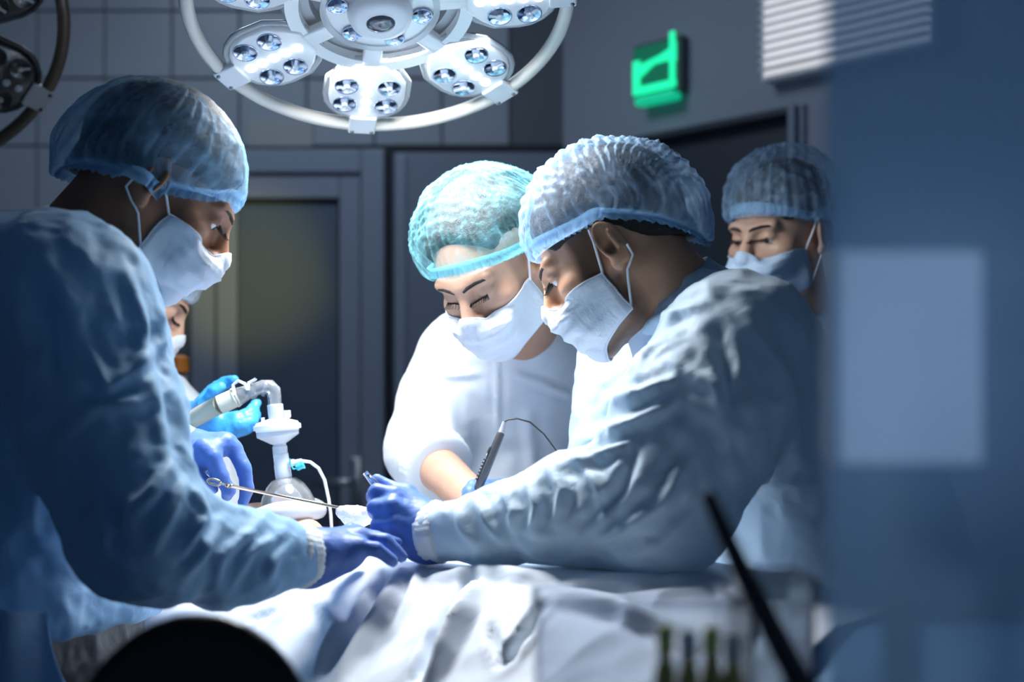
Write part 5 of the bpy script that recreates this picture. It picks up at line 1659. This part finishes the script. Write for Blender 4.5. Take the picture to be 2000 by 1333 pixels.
seg('port', pm(562, 826), pm(561, 802), [(4, 0), (4, 0.4), (6.5, 0.42), (7, 0.6), (6.5, 1.0)], M_milk, 14)
seg('port', pm(514, 826), pm(513, 816), [(4, 0), (4, 1.0)], M_milk, 12)
el = MB()
elp = [pm(537, 795), pm(536, 776), pm(534, 764), pm(527, 757), pm(514, 756), pm(496, 762), pm(480, 768)]
el.tube(elp, [13*K, 13.5*K, 15*K, 15.5*K, 14*K, 13*K, 12.5*K], 20, caps=False)
el.build('elbow', M_clear, bm_)
seg('swivel', pm(498, 762), pm(486, 766), [(14, 0), (16.5, 0.1), (16.5, 0.9), (14, 1)], M_clear)
seg('swivel', pm(522, 760), pm(516, 758), [(14, 0), (16.5, 0.1), (16.5, 0.9), (14, 1)], M_clear)
seg('y_piece', pm(486, 766), pm(458, 778), [(12, 0), (15, 0.15), (17, 0.6), (19, 0.9), (17, 1)], M_clear)
for q in ([(458, 772), (455, 752), (465, 744), (478, 750), (484, 762)], [(484, 762), (486, 748), (496, 743), (500, 740)]):
    MB().tube([pm(*p, dM-0.012) for p in q], [4*K, 3.4*K, 3.2*K, 3.4*K, 4*K][:len(q)], 8).build('clip', M_frost, bm_)
seg('hose_end', pm(462, 776), pm(428, 792), [(17, 0), (20, 0.05), (20, 0.12), (18.5, 0.15), (19, 0.95), (17, 1)], M_beige, 24)
hose = MB().tube([pm(430, 791), pm(400, 806, 2.22), pm(350, 835, 2.27), pm(290, 900, 2.33), pm(240, 1000, 2.38), pm(230, 1100, 2.40)], 18*K, 16)
hose.build('hose', M_beige, bm_)
# gas sampling line with teal cap
gl = [pm(570, 904), pm(590, 901), pm(606, 903), pm(622, 915), pm(634, 938), pm(642, 975), pm(646, 1005), pm(648, 1040), pm(650, 1075)]
MB().tube(gl, 3.3*K, 10).build('sampling_line', M_milk, bm_)
seg('line_connector', pm(564, 906, 2.192), pm(590, 901, 2.192), [(6, 0), (7, 0.1), (7, 0.4), (5, 0.5), (5, 1)], M_milk, 14)
seg('line_cap', pm(579, 915, 2.188), pm(593, 908, 2.188), [(5, 0), (6.5, 0.1), (6.5, 0.75), (8, 0.8), (8, 1.0)], M_teal, 12)
MB().tube([pm(566, 896, 2.186), pm(567, 908, 2.186), pm(573, 917, 2.186), pm(582, 915, 2.186)], 1.6*K, 8).build('cap_tether', M_teal, bm_)

# ================================================================== INSTRUMENTS
M_gold = mat('forceps_steel', (0.62, 0.50, 0.38), 0.22, metal=1.0, var=0.08)
M_pen = mat('pencil_grey', (0.05, 0.05, 0.058), 0.35, var=0.08, coat=0.3)
M_pend = mat('pencil_black', (0.02, 0.02, 0.024), 0.4)
M_gauze = mat('gauze', (0.88, 0.89, 0.90), 0.9, var=0.03, bump=0.5, bscale=90, translucent=0.2)
fo = empty('forceps', tuple(px(420, 945, 1.985))); tag(fo, 'long steel swab forceps held by the left surgeon', 'forceps')
MB().tube([px(440, 948, 1.945), px(560, 972, 1.972), px(668, 993, 2.0)], [0.0026, 0.0024, 0.0021], 10).build('shaft', M_gold, fo)
MB().tube([px(446, 947, 1.946), px(451, 951, 1.947)], [0.0042, 0.0042], 10).build('box_joint', M_gold, fo)
for dy, dd in ((-3, 0.0), (3, 0.008)):
    lp = [px(446, 949, 1.945+dd)]
    for k in range(17):
        a = 2*math.pi*k/16
        lp.append(px(418+13*math.cos(a), 942+5.5*math.sin(a)+13*math.cos(a)*0.2, 1.945+dd))
    MB().tube(lp, 0.0017, 8).build('finger_ring', M_gold, fo)
Gz = Field(px(694, 1008, 2.0)-0.05, px(694, 1008, 2.0)+0.05, 0.0032)
for q, r in (((674, 1004), 0.011), ((692, 1006), 0.013), ((708, 1010), 0.012), ((720, 1004), 0.009), ((686, 1016), 0.011), ((668, 998), 0.007), ((705, 1020), 0.010)):
    p = px(*q, 2.0); Gz.ell(p, (r*1.15, r, r*0.9), 0.008)
Vz, Fz = Gz.mesh(); Nz = normals(Vz, Fz)
Vz = Vz+Nz*(0.005*ridge(Vz*55, 3, 2)+0.002*fbm(Vz*150, 2))[:, None]
gz = make('gauze_swab', Vz, Fz, M_gauze, None, base=px(694, 1020, 2.0)); tag(gz, 'crumpled white gauze swab at the tip of the forceps', 'gauze')
# tweezers in the right surgeon's hand
tw = empty('tweezers', tuple(px(730, 945, 1.865))); tag(tw, 'short steel tweezers sticking up from the right surgeon glove', 'tweezers')
a, b = px(716, 927, 1.862), px(757, 975, 1.868)
ax_ = (b-a)/np.linalg.norm(b-a)
sd = np.cross(ax_, [0, 1.0, 0]); sd /= np.linalg.norm(sd)
for sg in (-1, 1):
    pts = [a+sd*sg*0.0012, a+(b-a)*0.3+sd*sg*0.0022, a+(b-a)*0.7+sd*sg*0.0026, b+sd*sg*0.001]
    MB().tube(pts, [0.0024, 0.0026, 0.0024, 0.0012], 8).build('arm', M_steel, tw)
MB().tube([a-ax_*0.003, a+ax_*0.006], [0.0036, 0.0034], 12).build('spring_end', M_steel, tw)
# cautery pencil and cable
cp = empty('cautery_pencil', tuple(px(937, 948, 2.12))); tag(cp, 'dark grey cautery pencil upright in the centre surgeon hand', 'cautery pencil')
dP = 2.125
KP = dP/F
a, b = px(932, 958, dP), px(979, 845, dP)
L = np.linalg.norm(b-a)
pb = MB().lathe([(6*KP, 0), (8.5*KP, 0.04*L), (9.2*KP, 0.3*L), (8.6*KP, 0.7*L), (8.0*KP, 0.97*L), (6.5*KP, L)], a, b-a, 14)
auto_smooth(pb.build('barrel', M_pen, cp))
axp = (b-a)/L
sdp = np.cross(axp, [0, 1.0, 0]); sdp /= np.linalg.norm(sdp)
if sdp[0] > 0: sdp = -sdp
for i in range(7):
    c0 = a+axp*L*(0.16+0.055*i)+sdp*8.6*KP+np.array([0, -0.003, 0])
    MB().tube([c0-axp*0.0016, c0+axp*0.0016], [0.0026, 0.0026], 8).build('grip_rib', M_pend, cp)
rk = MB().tube([a+axp*L*0.56+sdp*8.4*KP+np.array([0, -0.003, 0]), a+axp*L*0.72+sdp*7.6*KP+np.array([0, -0.003, 0])], [0.0028, 0.002], 8).build('rocker_button', M_pend, cp)
seg('strain_relief', b, px(985, 824, dP), [(6.5, 0), (5.6, 0.1), (3.4, 1.0)], mat('pencil_collar', (0.3, 0.3, 0.33), 0.4), 12, cp)
cab = [px(985, 825, dP), px(992, 820, dP), px(1010, 818, dP), px(1035, 825, dP), px(1062, 848, dP), px(1084, 877, dP), px(1103, 905, dP), px(1140, 970, dP+0.02), px(1190, 1030, dP+0.05), px(1240, 1070, dP+0.07), px(1250, 1100, dP+0.07), px(1262, 1150, dP+0.07)]
MB().tube(cab, 1.7*KP, 8).build('cable', M_pend, cp)

# ================================================================== STAND BEHIND
M_grey = mat('stand_grey', (0.35, 0.36, 0.38), 0.45)
st_ = empty('infusion_stand', (px(356, 730, 3.1)[0], 3.1, 0)); tag(st_, 'grey infusion stand with an orange clamp behind the left surgeon', 'infusion stand')
bx_ = px(357, 730, 3.1)[0]
MB().tube([(bx_, 3.1, 0.05), (bx_, 3.1, 1.36)], 0.013, 12).build('pole', M_grey, st_)
cz_ = px(352, 713, 3.1)[2]
auto_smooth(MB().lathe([(0.012, -0.02), (0.022, -0.016), (0.022, 0.014), (0.012, 0.02)], (bx_-0.004, 3.08, cz_), (0, 0, 1), 14).build('clamp_knob', mat('orange_plastic', (0.85, 0.26, 0.02), 0.4), st_))
for k in range(5):
    a = 2*math.pi*k/5+0.3
    MB().tube([(bx_, 3.1, 0.07), (bx_+0.26*math.cos(a), 3.1+0.26*math.sin(a), 0.05)], [0.016, 0.012], 8).build('leg', M_grey, st_)
    MB().lathe([(0.012, -0.012), (0.025, -0.01), (0.025, 0.01), (0.012, 0.012)], (bx_+0.26*math.cos(a), 3.1+0.26*math.sin(a), 0.026), (math.sin(a), -math.cos(a), 0), 14).build('castor', M_pend, st_)

# ================================================================== FOREGROUND
# black padded stool
M_blk = mat('black_leather', (0.010, 0.009, 0.009), 0.30, var=0.2, vscale=20, bump=0.08, bscale=120)
dS = 1.16
sc_ = px(390, 1490, dS)
so = empty('stool', (sc_[0], dS-0.16, 0)); tag(so, 'black stool with a rounded padded backrest in the foreground', 'stool')
Bk = Field(sc_-0.17, sc_+0.17, 0.006)
Bk.ell(sc_, (0.105, 0.032, 0.122), 0.01)
Vk, Fk = Bk.mesh(); Vk = relax(Vk, Fk, 2)
Vk[:, 1] -= ((Vk[:, 0]-sc_[0])/0.1)**2*0.022
make('backrest', Vk, Fk, M_blk, so)
MB().tube([(sc_[0], dS+0.012, sc_[2]-0.05), (sc_[0], dS+0.035, sc_[2]-0.25), (sc_[0], dS, 0.56), (sc_[0], dS-0.14, 0.535)], 0.014, 10).build('back_bar', M_steel, so)
auto_smooth(MB().lathe([(0.12, 0), (0.165, 0.008), (0.175, 0.04), (0.165, 0.068), (0.10, 0.078), (0, 0.08)], (sc_[0], dS-0.16, 0.555), n=32).build('seat', M_blk, so), 60)
MB().tube([(sc_[0], dS-0.16, 0.09), (sc_[0], dS-0.16, 0.556)], 0.025, 14).build('gas_column', M_steel, so)
for k in range(5):
    a = 2*math.pi*k/5
    MB().tube([(sc_[0], dS-0.16, 0.11), (sc_[0]+0.24*math.cos(a), dS-0.16+0.24*math.sin(a), 0.07)], [0.022, 0.014], 8).build('leg', M_steel, so)
    MB().lathe([(0.012, -0.014), (0.028, -0.012), (0.028, 0.012), (0.012, 0.014)], (sc_[0]+0.24*math.cos(a), dS-0.16+0.24*math.sin(a), 0.029), (math.sin(a), -math.cos(a), 0), 14).build('castor', M_pend, so)

# instrument trolley with containers, low in the right foreground
zT = 1.045
tr = empty('instrument_trolley', (0.12, 1.0, 0)); tag(tr, 'steel instrument trolley just below the frame at right', 'trolley')
auto_smooth(MB().box((-0.02, 0.90, zT-0.02), (0.27, 1.12, zT), 0.006).build('tray_top', M_steel, tr))
auto_smooth(MB().box((-0.01, 0.91, 0.30), (0.26, 1.11, 0.315), 0.005).build('lower_shelf', M_steel, tr))
for (x, y) in ((-0.005, 0.915), (0.255, 0.915), (-0.005, 1.105), (0.255, 1.105)):
    MB().tube([(x, y, 0.05), (x, y, zT-0.018)], 0.010, 10).build('post', M_steel, tr)
    MB().lathe([(0.012, -0.011), (0.026, -0.009), (0.026, 0.009), (0.012, 0.011)], (x, y, 0.027), (1, 0, 0), 14).build('castor', M_pend, tr)
def bx(name, lo, hi, m, label, cat, lid=None, wall=0.003):
    """an open clear box with wall thickness"""
    x0, y0, z0 = lo; x1, y1, z1 = hi
    t = empty(name, ((x0+x1)/2, (y0+y1)/2, z0)); tag(t, label, cat)
    q = MB()
    q.box((x0, y0, z0), (x1, y1, z0+wall)); q.box((x0, y0, z0), (x0+wall, y1, z1)); q.box((x1-wall, y0, z0), (x1, y1, z1))
    q.box((x0, y0, z0), (x1, y0+wall, z1)); q.box((x0, y1-wall, z0), (x1, y1, z1))
    q.build('shell', m, t, smooth=False)
    r = MB().box((x0-0.003, y0-0.003, z1-0.006), (x1+0.003, y0+0.002, z1)).box((x0-0.003, y1-0.002, z1-0.006), (x1+0.003, y1+0.003, z1)).box((x0-0.003, y0, z1-0.006), (x0+0.002, y1, z1)).box((x1-0.002, y0, z1-0.006), (x1+0.003, y1, z1))
    r.build('rim', lid or m, t, smooth=False)
    return t
M_bin = clear_mat('grey_clear_bin', (0.92, 0.94, 0.97), 0.09, 0.2)
M_bin2 = clear_mat('clear_bin', (0.88, 0.92, 0.96), 0.20, 0.12)
bx('plastic_bin', (0.016, 0.985, zT), (0.155, 1.07, 1.142), M_bin, 'wide clear plastic bin blurred at the bottom right', 'bin')
bx('plastic_box', (0.160, 0.965, zT), (0.204, 1.045, 1.158), M_bin2, 'tall narrow clear box beside the black rod', 'box')
M_amber = mat('amber_glass', (0.45, 0.36, 0.08), 0.15, var=0.5, vscale=60, coat=0.5)
M_lab = mat('yellow_label', (0.80, 0.76, 0.20), 0.6, var=0.3, vscale=80)
M_labw = mat('white_label', (0.7, 0.74, 0.72), 0.6, var=0.2, vscale=80)
for i, (xx, hh, mm) in enumerate(((1300, 1222, M_lab), (1345, 1232, M_labw), (1390, 1225, M_lab), (1432, 1238, M_labw))):
    p = px(xx, hh, 0.95)
    v = empty('medicine_vial', (p[0], 0.95, zT)); tag(v, ['amber medicine vial leftmost in the row before the plastic bin', 'amber medicine vial second from left before the plastic bin', 'amber medicine vial third from left before the plastic bin', 'amber medicine vial rightmost, nearest the tall clear box'][i], 'vial', 'amber medicine vials on the trolley')
    hz = p[2]-zT
    auto_smooth(MB().lathe([(0.006, 0), (0.0072, 0.002), (0.0072, hz*0.62), (0.0045, hz*0.74), (0.0045, hz*0.82)], (p[0], 0.95, zT), n=20).build('bottle', M_amber, v), 45)
    auto_smooth(MB().lathe([(0.0055, hz*0.80), (0.0058, hz*0.82), (0.0058, hz*0.98), (0.005, hz)], (p[0], 0.95, zT), n=20).build('cap', mm, v), 45)
    MB().lathe([(0.0073, hz*0.15), (0.0075, hz*0.16), (0.0075, hz*0.5), (0.0073, hz*0.51)], (p[0], 0.95, zT), n=20).build('label', mm, v)
# black rod leaning up from the trolley
rd = empty('black_rod', tuple(px(1560, 1340, 0.97))); tag(rd, 'slanted black rod rising across the lower right foreground', 'rod')
MB().tube([px(1640, 1474, 0.916), px(1572, 1352, 0.925), px(1500, 1215, 0.94), px(1440, 1095, 0.955), px(1386, 975, 0.97)], [0.0090, 0.0085, 0.0078, 0.0066, 0.0050], 14).build('shaft', M_pend, rd)
MB().tube([px(1578, 1364, 0.923), px(1562, 1333, 0.926)], [0.0115, 0.0105], 14).build('grip', M_pend, rd)
MB().lathe([(0.0, 0.006), (0.004, 0.004), (0.0055, 0.0)][::-1], px(1386, 975, 0.97), px(1380, 962, 0.972)-px(1386, 975, 0.97), 12).build('tip', M_pend, rd)

# blue tinted glass screen standing close on the right
M_pane, nt, out = new_mat('blue_tinted_glass')
pb_ = nt.nodes.new('ShaderNodeBsdfPrincipled'); pb_.inputs['Roughness'].default_value = 0.25
n_ = noise_node(nt, 3.0, 2)
c_ = mix_col(nt, n_.outputs['Fac'], (0.50, 0.72, 0.92), (0.60, 0.78, 0.95))
nt.links.new(c_, pb_.inputs['Base Color'])
tr_ = nt.nodes.new('ShaderNodeBsdfTransparent'); tr_.inputs['Color'].default_value = (0.80, 0.90, 1.0, 1)
tl_ = nt.nodes.new('ShaderNodeBsdfTranslucent'); nt.links.new(c_, tl_.inputs['Color'])
mt_ = nt.nodes.new('ShaderNodeMixShader'); mt_.inputs[0].default_value = 0.45
nt.links.new(pb_.outputs[0], mt_.inputs[1]); nt.links.new(tl_.outputs[0], mt_.inputs[2])
mx_ = nt.nodes.new('ShaderNodeMixShader'); mx_.inputs[0].default_value = 0.60
nt.links.new(tr_.outputs[0], mx_.inputs[1]); nt.links.new(mt_.outputs[0], mx_.inputs[2]); nt.links.new(mx_.outputs[0], out.inputs['Surface'])
dG = 0.72
gx0 = px(1618, 0, dG)[0]
gl_ = empty('glass_screen', (gx0+0.2, dG, 0)); tag(gl_, 'blue tinted glass screen standing close at the right edge', 'glass screen')
auto_smooth(MB().box((gx0, dG, 0.06), (gx0+0.42, dG+0.008, 1.95), 0.003).build('pane', M_pane, gl_))
auto_smooth(MB().box((gx0+0.005, dG-0.10, 0.0), (gx0+0.045, dG+0.030, 0.06), 0.01).build('foot', M_steel, gl_))
auto_smooth(MB().box((gx0+0.375, dG-0.10, 0.0), (gx0+0.415, dG+0.030, 0.06), 0.01).build('foot', M_steel, gl_))
# made-up glowing panel standing in for a bright rectangle in the glass
M_lb = mat('glow_panel_face', (0.7, 0.75, 0.82), 0.5, var=0.1, vscale=8, emit=(0.40, 0.46, 0.56), estr=1.9)
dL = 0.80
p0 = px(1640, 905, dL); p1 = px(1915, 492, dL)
lb = empty('glow_panel', ((p0[0]+p1[0])/2, dL+0.03, 0)); tag(lb, 'added glowing panel in place of a bright blurred rectangle in the blue glass', 'glow panel')
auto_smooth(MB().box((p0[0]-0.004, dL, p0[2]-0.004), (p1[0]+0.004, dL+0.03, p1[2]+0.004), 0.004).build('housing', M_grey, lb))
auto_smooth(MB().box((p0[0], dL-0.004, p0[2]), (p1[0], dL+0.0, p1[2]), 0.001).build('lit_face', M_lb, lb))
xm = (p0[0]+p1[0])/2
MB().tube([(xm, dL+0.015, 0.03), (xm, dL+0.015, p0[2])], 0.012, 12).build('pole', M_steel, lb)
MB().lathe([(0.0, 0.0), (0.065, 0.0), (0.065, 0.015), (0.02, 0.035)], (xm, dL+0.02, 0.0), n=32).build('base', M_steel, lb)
# louvred wall luminaire on the right wall
def wall_t(x):   # distance along the right wall seen at column x
    k = (x-1000)/F
    return (k*YB-XC)/(u[0]-k*u[1])
t0, t1 = wall_t(1508), wall_t(1850)
tm = (t0+t1)/2
pc = np.array([XC, YB, 0])+u*tm
zc = CH+(HY-40)/F*pc[1]
lf = empty('wall_luminaire', (pc[0], pc[1], zc)); tag(lf, 'louvred white wall light high at the upper right', 'wall light')
VM = WM.copy(); VM[:3, 3] = pc+np.array([0, 0, zc])
hw = (t1-t0)/2; hh = 0.125
MB().box((-hw, -0.05, -hh), (hw, -0.002, hh), 0.006).xf(VM).build('housing', M_bracket, lf, smooth=False)
MB().box((-hw+0.015, -0.054, -hh+0.015), (hw-0.015, -0.049, hh-0.015)).xf(VM).build('lamp_panel', mat('luminaire_glow', (0.8, 0.8, 0.8), 0.5, emit=(0.80, 0.79, 0.82), estr=0.75), lf, smooth=False)
for i in range(9):
    z = -hh+0.03+i*(2*hh-0.06)/8
    MB().box((-hw+0.012, -0.075, z-0.003), (hw-0.012, -0.05, z+0.003)).xf(VM).build('slat', M_bracket, lf, smooth=False)
# glowing diffuser of the added ceiling light, and an invented stand for the yellow spot
MB().box((-1.28, 3.22, H_ROOM-0.046), (-0.12, 3.78, H_ROOM-0.040)).build('diffuser', mat('ceiling_diffuser', (0.8, 0.82, 0.85), 0.5, emit=(0.66, 0.83, 1.0), estr=0.8), cf, smooth=False)
el_ = empty('added_spot_stand', (0.28, -0.30, 0)); tag(el_, 'invented body and stand for the added yellow spot behind the camera, out of frame', 'lamp')
MB().lathe([(0.02, -0.10), (0.045, -0.08), (0.06, -0.02), (0.062, 0.0), (0.055, -0.002)], (0.28, -0.215, 1.30), (-0.22, 0.95, 0.08), 24).build('lamp_head', M_grey, el_)
MB().tube([(0.29, -0.30, 0.02), (0.29, -0.30, 1.27)], 0.012, 12).build('pole', M_grey, el_)
MB().lathe([(0.0, 0.0), (0.15, 0.0), (0.15, 0.015), (0.02, 0.03)], (0.29, -0.30, 0.0), n=28).build('base', M_grey, el_)
